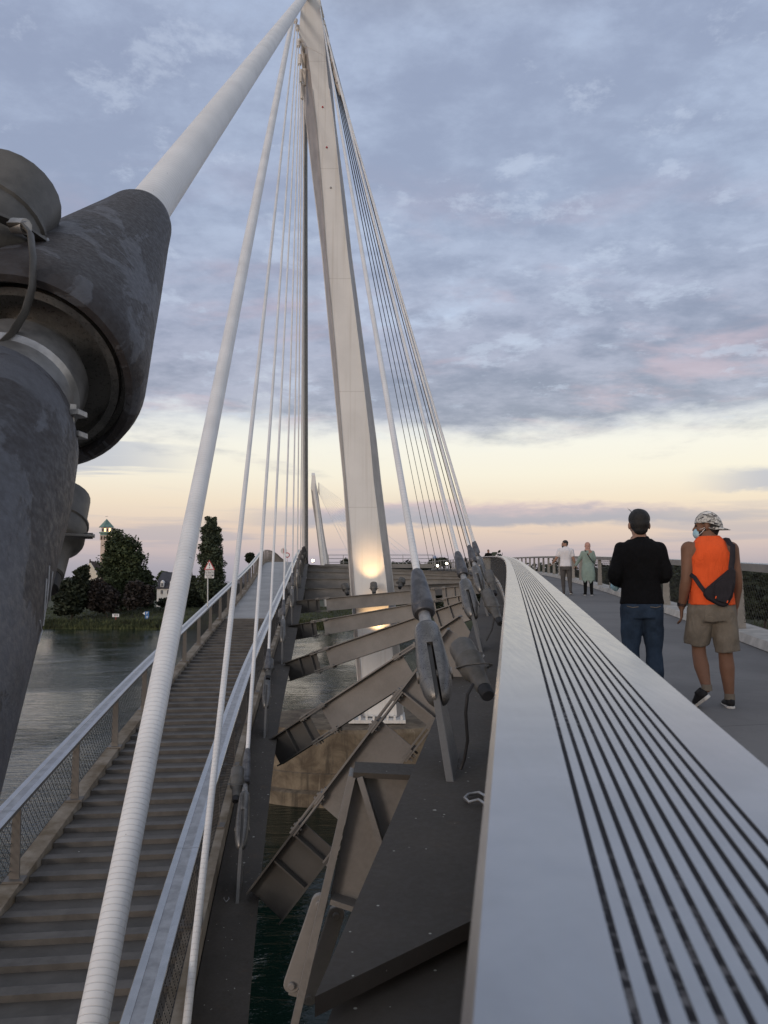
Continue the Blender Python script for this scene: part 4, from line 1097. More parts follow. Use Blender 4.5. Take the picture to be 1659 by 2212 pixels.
def reed(q, rng):
    x = -125+120*rng.random(); y = shore(x)-2.6+5.5*rng.random()**1.3; z = max(bank_z(x, y), WZ); h = .4+.8*rng.random()
    w = .05+.08*rng.random(); a = rng.gauss(0,.3); o = len(q.v); dx = V((w, rng.gauss(0,.05), 0))
    q.v += [V((x,y,z))-dx, V((x,y,z))+dx, V((x+a*h,y+rng.gauss(0,.2),z+h))+dx*.3, V((x+a*h,y,z+h))-dx*.3]; q.f.append((o,o+1,o+2,o+3)); q.m.append(0)
stuff_leaves('reeds', M['reed'], 9000, reed, 3)
def tuft(q, rng):
    x = -125+120*rng.random(); y = shore(x)+3+26*rng.random(); z = bank_z(x, y); h = .15+.35*rng.random(); w = .06+.1*rng.random()
    o = len(q.v); q.v += [V((x-w,y,z)), V((x+w,y,z)), V((x+rng.gauss(0,.1),y,z+h))]; q.f.append((o,o+1,o+2)); q.m.append(0)
stuff_leaves('grass_tufts', M['scrub'], 7000, tuft, 5)
def wood(q, rng):
    x = -190+410*rng.random(); y = (330 if x < 0 else 190)+30*rng.random(); z = -7+(6.0 if x < 0 else 11.5)*rng.random()**.9+1.2*mnoise.noise(V((x*.09, y*.03, 2)))*3
    leaf_cloud(q, [(V((x, y, z)), (1.4, 1.2, 1.1))], 5, .78, rng)
stuff_leaves('far_wood', M['leaf_dark'], 13000, wood, 6)
def meadow(q, rng):
    y = 30+110*rng.random(); x = 38+.05*(y-40)+55*rng.random(); z = near_bank(x, y); h = .2+.7*rng.random()**2; w = .05+.12*rng.random()
    o = len(q.v); q.v += [V((x-w,y,z)), V((x+w,y,z)), V((x+rng.gauss(0,.2),y,z+h))]; q.f.append((o,o+1,o+2)); q.m.append(0)
stuff_leaves('meadow_grass', M['scrub'], 9000, meadow, 7)

# ------------------------------------------------------------------ church, houses
def pbox(mbx, x0, y0, x1, y1, d, depth):
    a, b = U(x0, y1, d), U(x1, y0, d); mbx.box(((a.x+b.x)/2, d+depth/2, (a.z+b.z)/2), (abs(b.x-a.x), depth, abs(b.z-a.z)))
ch = thing('church', 'pale church tower with a pointed green copper roof, rising behind the trees', 'church', tuple(U(229,1300,400)))
q = MB(); pbox(q, 213, 1167, 245, 1305, 400, 7.4); pbox(q, 215.5, 1156, 242.5, 1167, 400.3, 6.6); pbox(q, 219, 1139.5, 241, 1149, 400.9, 5.0); q.build('tower', M['stone_p'], ch)
q = MB(); c = U(230,1139.5,403.4); rr = 11.6*400/FPX
q.lathe([(0,rr*1.45),(.15,rr*1.45),(4.4,.02)], c, (0,0,1), 4); 
roof = q.build('roof', M['copper'], ch); 
q = MB(); pbox(q, 214, 1149, 244, 1152, 399.7, 7.6); pbox(q, 216.5, 1152, 241.5, 1156.3, 400.2, 6.5); q.build('cornice', M['copper'], ch)
q = MB(); c2 = U(230,1121,403.4); q.beam(c2-V((0,0,1.2)), c2+V((0,0,2.2)), .16, .16); q.beam(c2+V((-.7,0,1.3)), c2+V((.7,0,1.3)), .14, .14); q.build('cross', M['steel_dark'], ch)
for i in range(4): q = MB(); pbox(q, 220.5+5*i, 1141.5, 223.5+5*i, 1148, 400.75, .3); q.build('window', M['lit_warm'] if i in (1, 3) else M['slate'], ch)
for i in range(4): q = MB(); pbox(q, 217.5+6*i, 1158, 221+6*i, 1166, 400.15, .3); q.build('window', M['tile'], ch)
q = MB(); a, b, c = U(178,1246,298), U(214,1246,298), U(194,1214,298); q.prism([a, b, c], (0, .8, 0)); q.prism([U(178,1246,298), U(214,1246,298), U(214,1310,298), U(178,1310,298)], (0,.8,0)); q.build('gable_wall', M['plaster'], ch)
q = MB(); q.prism([U(194,1213,298.9), U(240,1222,310), U(250,1248,310), U(215,1247,298.9)], (0,.5,.3)); q.build('nave_roof', M['tile'], ch)
q = MB(); pbox(q, 192.8, 1208, 195.2, 1216, 298, .5); q.build('chimney', M['tile'], ch)
hs = thing('town_house', 'white house with a dark mansard roof, half hidden behind the thick taped stay', 'house', tuple(U(373,1310,226)))
q = MB(); pbox(q, 338, 1271, 409, 1312, 226, 9); q.build('wall', M['plaster_w'], hs)
q = MB(); lo = [U(336,1272,225.6), U(411,1272,225.6)]; hi_ = [U(342,1252,227.5), U(405,1252,227.5)]; q.prism([lo[0], lo[1], hi_[1], hi_[0]], (0,8,0)); q.prism([U(341,1252,227.5), U(406,1252,227.5), U(396,1236,231), U(350,1236,231)], (0,3,0)); q.build('roof', M['slate'], hs)
for x in (349, 363, 379, 394):
    q = MB(); pbox(q, x-2.6, 1274, x+2.6, 1284, 225.9, .2); f = q.build('window', M['white'], hs)
    for e in (-1.25, 1.25): g = MB(); pbox(g, x+e-.85, 1274.8, x+e+.85, 1283.4, 225.8, .06); g.build('pane', M['glass_d'], f)
for x in (350, 370):
    q = MB(); pbox(q, x-3.2, 1258, x+3.2, 1268, 225.4, 1.4); q.prism([U(x-3.8,1258,225.3), U(x+3.8,1258,225.3), U(x,1253,225.3)], (0,1.6,0)); f = q.build('dormer', M['white'], hs)
    for e in (-1.1, 1.1): g = MB(); pbox(g, x+e-.75, 1259.5, x+e+.75, 1267, 225.3, .06); g.build('pane', M['glass_d'], f)

# ------------------------------------------------------------------ signs
def text(txt, loc, right, up, size, m, name, parent, align='CENTER'):
    c = bpy.data.curves.new(name, 'FONT'); c.body = txt; c.size = size; c.align_x = align; c.align_y = 'CENTER'; c.extrude = .002; c.resolution_u = 2; c.offset = size*.012
    tmp = bpy.data.objects.new('tmp', c); COL.objects.link(tmp)
    dg = bpy.context.evaluated_depsgraph_get(); me = bpy.data.meshes.new_from_object(tmp.evaluated_get(dg)); bpy.data.objects.remove(tmp)
    r, u = V(right).normalized(), V(up).normalized(); nrm = r.cross(u); mt = Matrix((r, u, nrm)).transposed().to_4x4(); mt.translation = V(loc)
    me.transform(WM[parent.name].inverted() @ mt); me.materials.clear(); me.materials.append(m)
    o = bpy.data.objects.new(name, me); COL.objects.link(o); o.parent = parent; WM[o.name] = WM[parent.name]; return o
dS = 27.5
bp_ = U(449,1300,dS); sg = thing('warning_sign', 'red-edged warning triangle over two small text plates, on a white post by the steps', 'road sign', tuple(bp_))
kS = dS/FPX
MB().tube([U(448.6,1310,dS), U(449,1214,dS)], .022, 8).build('post', M['grey_w'], sg, smooth=60)
def tri(cx, y0, y1, hw, d, th, m, nm):
    q = MB(); q.prism([U(cx,y0,d), U(cx+hw,y1,d), U(cx-hw,y1,d)], (0,th,0)); return q.build(nm, m, sg)
tri(452.3,1209.2,1230.6,12.0,dS-.04,.012,M['red'],'triangle_border'); tri(452.3,1212.6,1229.0,8.9,dS-.046,.005,M['white'],'triangle_face')
q = MB(); q.prism([U(451.3,1217,dS-.05), U(453.3,1217,dS-.05), U(452.8,1223.7,dS-.05), U(451.8,1223.7,dS-.05)], (0,.004,0)); q.lathe([(0,1.0*kS),(.004,1.0*kS)], U(452.3,1226.3,dS-.05), (0,1,0), 10); q.build('exclamation_mark', M['black'], sg)
for (x0,y0,x1,y1,l1,l2) in ((442.6,1230.9,462.6,1240,'ATTENTION','AUX MARCHES'),(442.2,1240.8,462.2,1249,'ACHTUNG','STUFEN')):
    q = MB(); pbox(q, x0, y0, x1, y1, dS-.045, .012); f = q.build('text_plate', M['white'] if y0 < 1235 else M['white'], sg, bevel=.003)
    cx = (x0+x1)/2; hh = (y1-y0)
    for k, tx in enumerate((l1, l2)): text(tx, U(cx, y0+hh*(.30+.42*k), dS-.05), (1,0,0), (0,0,1), hh*kS*.40, M['black'], 'lettering', f)
q = MB(); q.lathe([(0,1.7*kS),(.004,1.7*kS)], U(459.6,1243.5,dS-.052), (0,1,0), 12); q.build('sticker', M['black'], sg)
d2 = 178.0; b2_ = U(249.8,1338,d2)
s2 = thing('distance_board', 'small white board reading 293 on the grassy far bank', 'sign', tuple(b2_)); k2 = d2/FPX
q = MB(); pbox(q, 242.6, 1326, 257.2, 1332.8, d2, .08); q.build('board', M['white'], s2)
q = MB(); pbox(q, 249, 1332.8, 251, 1338.5, d2+.05, .12); q.build('post', M['red'], s2)
text('293', U(250,1329.4,d2-.03), (1,0,0), (0,0,1), 6.4*k2, M['black'], 'digits', s2)
s3 = thing('mooring_sign', 'blue sign with P over 8 and a white arrow, on the far bank', 'sign', tuple(U(317.5,1340,d2)))
for (y0, y1, ch_) in ((1320.8,1328.8,'P'),(1329.4,1337,'8')):
    q = MB(); pbox(q, 313, y0, 322, y1, d2, .08); f = q.build('panel', M['blue'], s3); text(ch_, U(317.5,(y0+y1)/2,d2-.03), (1,0,0), (0,0,1), 7.0*k2, M['white'], 'letter', f)
q = MB(); q.prism([U(308,1325,d2), U(313,1321.5,d2), U(313,1328.5,d2)], (0,.08,0)); q.build('arrow', M['white'], s3)
q = MB(); pbox(q, 316.8, 1337, 318.2, 1341, d2+.02, .1); q.build('post', M['steel_dark'], s3)
# round traffic signs and a blue sign at the crest of the decks
for (x, y, d, r, red, lab) in ((613,1190,62,9.0,False,'upper round sign at the crest of the stepped deck, seen against the sky'),(620.5,1199,62,7.5,True,'lower round sign with a red rim at the crest of the stepped deck')):
    c = U(x, y, d); k = d/FPX; t = thing('round_sign', lab, 'road sign', tuple(U(x,1225,d)))
    MB().lathe([(0,r*k*.75),(.03,r*k*.75)], c, (0,1,0), 24).build('disc', M['red'] if red else M['grey_w'], t, smooth=40)
    MB().lathe([(0,r*k*.52),(.01,r*k*.52)], c+V((0,-.012,0)), (0,1,0), 24).build('disc_face', M['white'] if red else M['grey_w'], t, smooth=40)
    if not red: MB().box(c+V((0,-.01,0)), (.05,.02,r*k*1.0)).build('bar', M['red'], t)
    MB().tube([c+V((0,.05,0)), U(x,1232,d)+V((0,.05,0))], .03, 6).build('post', M['grey_w'], t)
t = thing('blue_sign', 'small square blue sign standing above the curving far railing', 'road sign', tuple(U(939,1212,118)))
q = MB(); pbox(q, 936.5, 1200.5, 942, 1206, 118, .06); f = q.build('panel', M['blue'], t); q = MB(); q.tube([U(939.2,1204,118.1), U(939.2,1222,118.1)], .05, 6); q.build('post', M['grey_w'], t)
q = MB(); pbox(q, 938.2, 1202, 939.2, 1204.8, 117.95, .04); pbox(q, 939.6, 1201.6, 940.8, 1203, 117.95, .04); q.build('symbol', M['white'], f)
# ------------------------------------------------------------------ people
def cloth(name, col, var=.12, scale=14, rough=.9, bump=.5):
    m, N, b = mat(name); co = objco(N); n = N.noise(co, scale, 4, .6)
    mp = N.n('ShaderNodeMapping'); mp.inputs['Scale'].default_value = (1, 1, .35); N.l(co, mp.inputs[0])
    f = N.noise(mp.outputs[0], 16, 4, .6, 1.2)
    N.l(N.mix(N.maprange(n, .3, .7), tuple(x*(1-var) for x in col)+(1,), tuple(min(1, x*(1+var)) for x in col)+(1,)), b.inputs['Base Color'])
    b.inputs['Roughness'].default_value = rough; b.inputs['Specular IOR Level'].default_value = .2
    bp = N.n('ShaderNodeBump'); bp.inputs['Strength'].default_value = bump; bp.inputs['Distance'].default_value = .03; N.l(f, bp.inputs['Height']); N.l(bp.outputs[0], b.inputs['Normal']); return m
M['skin_tan'] = cloth('tan_skin', (.20, .105, .068), .08, 9, .55, .05)
M['skin_fair'] = cloth('fair_skin', (.34, .20, .145), .08, 9, .55, .05)
M['hair'] = simple('black_hair', (.008, .007, .007), .6, 0, .3, 60, .6, 120)
M['knit_black'] = cloth('black_knit', (.0055, .0055, .0065), .2, 30, .95, .3)
M['denim'] = cloth('blue_denim', (.030, .048, .078), .30, 6, .9, .4)
M['orange'] = cloth('orange_jersey', (.84, .115, .030), .05, 5, .9, .55)
M['khaki'] = cloth('grey_brown_shorts', (.185, .160, .130), .10, 8, .95, .6)
M['bag'] = cloth('dark_nylon', (.022, .019, .024), .15, 20, .6, .2)
M['polo'] = cloth('white_polo', (.74, .72, .74), .04, 6, .9, .5)
M['grey_trousers'] = cloth('grey_trousers', (.105, .098, .095), .1, 9, .9, .5)
M['sage'] = cloth('sage_tunic', (.24, .31, .275), .06, 7, .9, .7)
M['scarf'] = cloth('rose_headscarf', (.50, .29, .235), .06, 9, .9, .5)
M['leggings'] = cloth('black_leggings', (.006, .006, .007), .1, 9, .8, .2)
M['shoe'] = cloth('dark_shoe', (.022, .022, .025), .2, 20, .7, .2)
M['shoe_grey'] = cloth('grey_shoe', (.07, .06, .06), .2, 20, .7, .2)
M['sole'] = simple('white_sole', (.62, .60, .57), .7, 0, .06, 20)
M['mask'] = cloth('pale_blue_mask', (.36, .58, .68), .05, 20, .9, .3)
def camo():
    m, N, b = mat('camouflage_cloth'); co = objco(N); mp = N.n('ShaderNodeMapping'); mp.inputs['Scale'].default_value = (1, 1, 1.9); N.l(co, mp.inputs[0])
    a = N.noise(mp.outputs[0], 26, 3, .5, .8); c_ = N.noise(mp.outputs[0], 31, 3, .5, .8)
    c = N.mix(N.maprange(a, .53, .55), (.52, .50, .46, 1), (.22, .21, .19, 1)); c = N.mix(N.maprange(c_, .56, .58), c, (.055, .05, .055, 1)); c = N.mix(N.maprange(a, .42, .40), c, (.70, .68, .65, 1))
    N.l(c, b.inputs['Base Color']); b.inputs['Roughness'].default_value = .9; return m
M['camo'] = camo()
def flesh(mbx, name, m, parent, voxel=.010, it=6, wrinkle=0.0):
    """fuse the overlapping forms into one continuous skin"""
    me = mbx.mesh('tmp', m); o = bpy.data.objects.new('tmp', me); COL.objects.link(o)
    md = o.modifiers.new('r', 'REMESH'); md.mode = 'VOXEL'; md.voxel_size = voxel
    ms = o.modifiers.new('s', 'SMOOTH'); ms.iterations = it; ms.factor = .5
    dg = bpy.context.evaluated_depsgraph_get(); me2 = bpy.data.meshes.new_from_object(o.evaluated_get(dg)); bpy.data.objects.remove(o)
    if wrinkle:
        for v in me2.vertices:
            p = v.co; k = mnoise.noise(V((p.x*11+3, p.y*11, p.z*7)))+.5*mnoise.noise(V((p.x*22, p.y*22+p.z*9, p.z*13)))
            v.co = p+V(v.normal)*wrinkle*k
    me2.name = name; me2.materials.clear(); me2.materials.append(m); me2.polygons.foreach_set('use_smooth', [True]*len(me2.polygons))
    o2 = bpy.data.objects.new(name, me2); COL.objects.link(o2); o2.parent = parent; WM[o2.name] = WM[parent.name]; return o2
def limb(mbx, pts, rs, n=14, end=True):
    P = [V(p) for p in pts]; Q = []; Rr = []
    for i in range(len(P)-1):
        for k in range(4):
            t = k/4; Q.append(P[i].lerp(P[i+1], t)); Rr.append(rs[i]+(rs[i+1]-rs[i])*t)
    Q.append(P[-1]); Rr.append(rs[-1])
    for _ in range(2):
        Q = [Q[0]]+[(Q[i-1]+Q[i]*2+Q[i+1])/4 for i in range(1, len(Q)-1)]+[Q[-1]]
    mbx.tube(Q, Rr, n); mbx.ball(P[0], rs[0], n, 8)
    if end: mbx.ball(P[-1], rs[-1], n, 8)
def torso(mbx, rows, n=28, p=.86):
    vs = []
    for (z, rx, ry, cx, cy) in rows:
        for k in range(n):
            a = 2*math.pi*k/n; c, s = math.cos(a), math.sin(a)
            vs.append(V((cx+rx*math.copysign(abs(c)**p, c), cy+ry*math.copysign(abs(s)**p, s), z)))
    fs = [tuple(range(n-1,-1,-1)), tuple(range((len(rows)-1)*n, len(rows)*n))]
    for i in range(len(rows)-1):
        for k in range(n):
            j = (k+1) % n; fs.append((i*n+k, i*n+j, i*n+n+j, i*n+n+k))
    mbx.add(vs, fs)
def hand(mbx, w, a, c, curl=.35, s=1.0):
    """wrist point, direction along the hand, direction towards the thumb"""
    w, a = V(w), V(a).normalized(); c = (V(c)-a*V(c).dot(a)).normalized(); nn = a.cross(c)
    mbx.tube([w-a*.01, w+a*.03*s, w+a*.065*s, w+a*.095*s], [(.024*s,.017*s),(.034*s,.016*s),(.040*s,.015*s),(.038*s,.012*s)], 10, flat=c)
    for i, L in enumerate((.072, .080, .076, .060)):
        b = w+a*.088*s+c*(.030-.020*i)*s; d = a.copy(); p = [b]; 
        for k, f in enumerate((.45, .32, .23)):
            d = Quaternion(c, curl*(1+.25*i)*(.6+.5*k)) @ d; p.append(p[-1]+d*L*f*s)
        mbx.tube(p, [.0095*s,.0090*s,.0083*s,.0072*s], 7)
    b = w+a*.028*s+c*.030*s; mbx.tube([b, b+a*.030*s+c*.028*s, b+a*.062*s+c*.030*s+nn*.008], [.013*s,.011*s,.0085*s], 7)
class Head:
    def __init__(s, c, yaw, pitch=0.0, roll=0.0):
        s.c = V(c); s.m = Matrix.Rotation(yaw, 3, 'Z') @ Matrix.Rotation(pitch, 3, 'X') @ Matrix.Rotation(roll, 3, 'Y')
    def p(s, x, y, z): return s.c+s.m @ V((x, y, z))
    def ball(s, mbx, c, r, n=16, m=12):
        t = MB(); t.ball((0,0,0), r, n, m); mbx.add([s.c+s.m @ (V(c)+v) for v in t.v], t.f)
    def face(s, mbx):
        s.ball(mbx, (0,-.012,.028), (.074,.094,.094)); s.ball(mbx, (0,.030,-.045), (.058,.064,.075)); s.ball(mbx, (0,.052,-.085), (.036,.034,.028))
        s.ball(mbx, (0,.072,.018), (.052,.022,.020)); mbx.tube([s.p(0,.084,.015), s.p(0,.102,-.018), s.p(0,.110,-.034), s.p(0,.088,-.042)], [.009,.012,.015,.010], 8)
        s.ball(mbx, (0,.086,-.062), (.026,.014,.010))
        for e in (-1, 1): s.ball(mbx, (e*.081,-.008,-.005), (.012,.021,.034)); s.ball(mbx, (e*.045,.058,-.025), (.022,.020,.024))
    def eyes(s, parent):
        for e in (-1, 1):
            q = MB(); s.ball(q, (e*.030,.083,.004), (.013,.010,.007), 10, 8); q.build('eye', M['hair'], parent, local=True, smooth=60)
            q = MB(); q.tube([s.p(e*.014,.092,.022), s.p(e*.032,.090,.027), s.p(e*.050,.078,.021)], [.003,.0045,.002], 6); q.build('eyebrow', M['hair'], parent, local=True, smooth=60)
def shoe(parent, heel, toe, up, m, w=.046):
    heel, toe = V(heel), V(toe); a = (toe-heel); L = a.length; a.normalize(); up = V(up); r = a.cross(up).normalized(); up = r.cross(a)
    q = MB(); q.tube([heel+a*L*t+up*h for t, h in ((0,.045),(.06,.05),(.28,.055),(.5,.045),(.72,.035),(.92,.028),(1.0,.022))], [(.022,.026),(.034,.042),(.036,.052),(.042,.042),(.047,.032),(.040,.022),(.016,.012)], 14, flat=r)
    q.tube([heel+a*.05+up*.05, heel+a*.06+up*.105], [.040,.037], 12)
    s = q.build('shoe', m, parent, local=True, smooth=60)
    q = MB(); pts = [(0,.018),(.08,.036),(.3,.035),(.55,.040),(.75,.047),(.92,.040),(1.0,.018)]
    poly = [heel+a*L*t+r*w_ for t, w_ in pts]+[heel+a*L*t-r*w_ for t, w_ in reversed(pts)]
    q.prism([p-up*.002 for p in poly], up*.028); q.build('sole', M['sole'], s, local=True, bevel=.004); return s
def person(loc, yaw, label, group):
    return thing('person', label, 'person', loc, Matrix.Rotation(yaw, 3, 'Z'), group)
def floorz(d): return RRz(d)-1.2
GP = 'people walking on the grey deck'
def std_rows(f=0.0, lo=.84):
    return [(z, rx+f, ry+f, 0, cy) for z, rx, ry, cy in ((.80,.13,.105,-.01),(.88,.168,.125,-.01),(.95,.172,.122,-.008),(1.03,.158,.108,0),(1.12,.152,.100,.004),(1.22,.166,.108,.002),(1.32,.184,.118,-.004),(1.40,.186,.112,-.008),(1.455,.150,.088,-.008),(1.495,.085,.066,-.004),(1.53,.060,.060,.002)) if z >= lo]

# --- man in black, seen from behind
pm_ = person((2.335, 7.3, floorz(7.3)), R(-9), 'man in a black long-sleeved top and blue jeans, seen from behind', GP)
b = MB(); torso(b, std_rows(0, .8)); hd = Head((0,.012,1.622), R(2), R(-2)); hd.m = hd.m*1.09
limb(b, [(0,0,1.46),(0,.006,1.56)], [.064,.060]); hd.face(b)
EL = {-1: (-.252,-.055,1.13), 1: (.235,-.05,1.14)}; WR = {-1: (-.155,.19,1.085), 1: (.13,.20,1.13)}
for e in (-1, 1):
    limb(b, [(e*.155,0,1.395), EL[e], WR[e]], [.056,.043,.028]); hand(b, WR[e], (-e*.35,.5,-.1), (0,.3,1), .6)
    limb(b, [(e*.09,0,.88),(e*.10,.015,.48),(e*.105,-.01,.09)], [.088,.056,.036])
flesh(b, 'body', M['skin_fair'], pm_, .009); hd.eyes(pm_)
q = MB(); rows = std_rows(.016, .9); rows[0] = (.93,.192,.140,0,-.008); rows.insert(0, (.905,.194,.142,0,-.008)); rows = [r for r in rows if r[0] < 1.5]+[(1.49,.082,.076,0,0),(1.520,.072,.070,0,.004)]
torso(q, rows)
for e in (-1, 1): limb(q, [(e*.158,-.003,1.400), EL[e], V(EL[e]).lerp(V(WR[e]), .86)], [.074,.058,.044])
flesh(q, 'long_sleeved_top', M['knit_black'], pm_, .009, 4, .009)
q = MB(); torso(q, [(.78,.15,.12,0,-.012),(.86,.188,.142,0,-.012),(.95,.184,.132,0,-.008)])
for e in (-1, 1): limb(q, [(e*.092,-.008,.86),(e*.094,0,.68),(e*.100,.012,.48),(e*.104,-.005,.30),(e*.106,-.01,.05)], [.102,.096,.074,.072,.066])
jn = flesh(q, 'jeans', M['denim'], pm_, .009, 3, .010)
for e in (-1, 1):
    q = MB(); q.tube([(e*.05,-.158,.885),(e*.10,-.152,.878),(e*.145,-.125,.89)], .004, 5); q.build('pocket_seam', M['khaki'], jn, local=True)
    shoe(pm_, (e*.107,-.07,.0), (e*.125,.19,.0), (0,0,1), M['shoe'])
hr = MB(); hd.ball(hr, (0,-.020,.054), (.088,.102,.086), 22, 16); hd.ball(hr, (0,-.042,.012), (.081,.078,.082), 18, 12); hd.ball(hr, (0,-.060,-.040), (.062,.044,.048), 14, 10); hd.ball(hr, (0,.03,.092), (.068,.070,.042))
rng = random.Random(4)
for _ in range(90):
    a = rng.random()*6.28; t = rng.random(); s_ = hd.p(.078*math.cos(a)*t, -.02+.09*math.sin(a)*t, .04+.088*math.sqrt(max(.02, 1-t*t))); hr.tube([s_, s_+hd.m @ V((.012*math.cos(a)-.01, .02*math.sin(a), .012))], [.006,.002], 4)
flesh(hr, 'hair', M['hair'], pm_, .007, 12, .004)
wm = MB(); wm.tube([hd.p(-.05,.02,.118), hd.p(-.075,-.0,.135), hd.p(-.088,-.02,.128)], [.0025,.002,.001], 4); wm.tube([hd.p(-.06,0,.112), hd.p(-.09,.0,.150)], [.002,.001], 4); wm.build('loose_strands', M['hair'], pm_, local=True)
mk = thing('face_mask', 'pale blue face mask held in the left hand of the man in black', 'face mask', tuple(WM[pm_.name] @ V((-.185,.15,1.09))))
q = MB(); cc = WM[pm_.name] @ V((-.200,.16,1.08)); q.ball(cc, (.045,.05,.055), 12, 8)
for v in q.v: v += V((mnoise.noise(v*18), mnoise.noise(v*18+V((5,0,0))), mnoise.noise(v*18+V((0,7,0)))))*.018
q.build('fabric', M['mask'], mk, smooth=80)

# --- man in an orange vest
po = person((2.93, 7.2, floorz(7.2)), R(-9), 'man in an orange sleeveless vest, camouflage cap and blue face mask, looking left', GP)
b = MB(); rows = std_rows(.006, .8); torso(b, rows); hd = Head((-.012,.03,1.612), R(72), R(0)); hd.m = hd.m*1.06
limb(b, [(0,0,1.45),(-.004,.015,1.55)], [.070,.064]); hd.face(b)
SH_ = {-1: (-.178,0,1.405), 1: (.178,-.005,1.400)}; EL = {-1: (-.218,-.045,1.135), 1: (.215,-.035,1.13)}; WR = {-1: (-.250,.035,.885), 1: (.215,.06,.89)}
for e in (-1, 1):
    limb(b, [SH_[e], V(SH_[e]).lerp(V(EL[e]), .45), EL[e], V(EL[e]).lerp(V(WR[e]), .3), WR[e]], [.072,.058,.048,.050,.031]); hand(b, WR[e], (-.02 if e < 0 else -.05,.10,-1), (-e*.2,.9,0), .30, 1.05)
# right leg planted, left leg trailing with the heel up
limb(b, [(.095,0,.88),(.105,.02,.50),(.112,.008,.36),(.118,-.02,.09)], [.092,.060,.066,.038])
limb(b, [(-.095,0,.88),(-.115,.06,.50),(-.112,-.03,.37),(-.098,-.14,.185)], [.092,.060,.066,.038])
flesh(b, 'body', M['skin_tan'], po, .009); hd.eyes(po)
q = MB(); torso(q, [(.905,.196,.142,0,-.010),(.95,.190,.136,0,-.008),(1.05,.176,.122,0,0),(1.14,.170,.116,0,.003),(1.24,.176,.122,0,0),(1.32,.180,.138,0,-.005),(1.37,.160,.140,0,-.008),(1.42,.146,.132,-.004,-.008),(1.465,.136,.112,-.004,-.006),(1.500,.108,.090,-.004,-.002),(1.522,.086,.078,-.004,0)], 32, .66)
flesh(q, 'vest', M['orange'], po, .009, 5, .007)
q = MB(); torso(q, [(.76,.16,.13,0,-.01),(.85,.196,.146,0,-.012),(.95,.188,.136,0,-.008)])
limb(q, [(.098,-.01,.86),(.110,.0,.70),(.122,.012,.54),(.126,.012,.49)], [.114,.112,.110,.110], 18, False); limb(q, [(-.100,-.01,.86),(-.114,.02,.70),(-.124,.045,.60),(-.127,.055,.56)], [.114,.112,.110,.108], 18, False)
flesh(q, 'shorts', M['khaki'], po, .009, 2, .013)
s1 = shoe(po, (.116,-.075,.0), (.135,.20,.0), (0,0,1), M['shoe'], .05)
s2_ = shoe(po, (-.095,-.205,.115), (-.165,.02,-.005), (-.15,-.55,.8), M['shoe'], .05)
for s_, c in ((1, (.117,-.025,.10)), (-1, (-.10,-.15,.19))):
    q = MB(); q.lathe([(-.02,.046),(.03,.044)], c, (0,0,1), 14); q.build('sock', M['khaki'], po, local=True, smooth=60)
q = MB(); hd.ball(q, (0,-.048,-.012), (.070,.058,.070), 16, 12); hd.ball(q, (0,-.02,.02), (.079,.092,.05), 16, 12); hd.ball(q, (0,-.052,-.060), (.052,.040,.035), 14, 10); flesh(q, 'hair', M['hair'], po, .008, 3)
q = MB(); hd.ball(q, (0,.036,-.058), (.061,.062,.066), 16, 12); hd.ball(q, (0,.0,-.03), (.073,.03,.05), 14, 10); flesh(q, 'beard', M['hair'], po, .008, 2)
cp = MB(); N_ = 22; vs = []
for i in range(9):
    t = i/8*math.pi/2; z = math.sin(t)*.098; r = math.cos(t)
    for k in range(N_):
        a = 2*math.pi*k/N_; drop = -.018*(1-math.sin(a))/2*0
        vs.append(hd.p(.093*r*math.cos(a), -.018+.114*r*math.sin(a), .026+z*1.08-.040*max(0,-math.sin(a))*(1-i/8)))
fs = [(i*N_+k, i*N_+(k+1) % N_, (i+1)*N_+(k+1) % N_, (i+1)*N_+k) for i in range(8) for k in range(N_)]
cp.add(vs, fs); cap_ = cp.build('cap', M['camo'], po, local=True, smooth=60)
q = MB(); n = 12; top_ = []; bot = []
for k in range(n+1):
    a = math.pi+math.pi*k/n; w_ = .078
    for rr, lst in ((1.0, top_), (1.0, bot)): pass
    inner = (math.cos(a)*.080, -.018+math.sin(a)*.105, -.012); outer = (math.cos(a)*.074, -.062+math.sin(a)*.125, -.034+.006*abs(math.cos(a)))
    top_.append((inner, outer))
vs = []
for i_, o_ in top_: vs += [hd.p(*i_), hd.p(*o_), hd.p(o_[0], o_[1], o_[2]-.006), hd.p(i_[0], i_[1], i_[2]-.006)]
fs = [(4*k+j, 4*k+(j+1) % 4, 4*k+4+(j+1) % 4, 4*k+4+j) for k in range(n) for j in range(4)]+[(3,2,1,0), tuple(4*n+j for j in range(4))]
q.add(vs, fs); q.build('peak', M['camo'], cap_, local=True, smooth=50)
q = MB(); hd.ball(q, (0,.062,-.062), (.056,.052,.052), 16, 12); mk2 = q.build('mask', M['mask'], po, local=True, smooth=80)
q = MB()
for e in (-1, 1):
    for z in (-.03, -.085): q.tube([hd.p(e*.052,.07,z), hd.p(e*.073,.03,z*.5-.01), hd.p(e*.085,-.012,-.005)], .0022, 5)
q.build('ear_loop', M['white'], mk2, local=True)
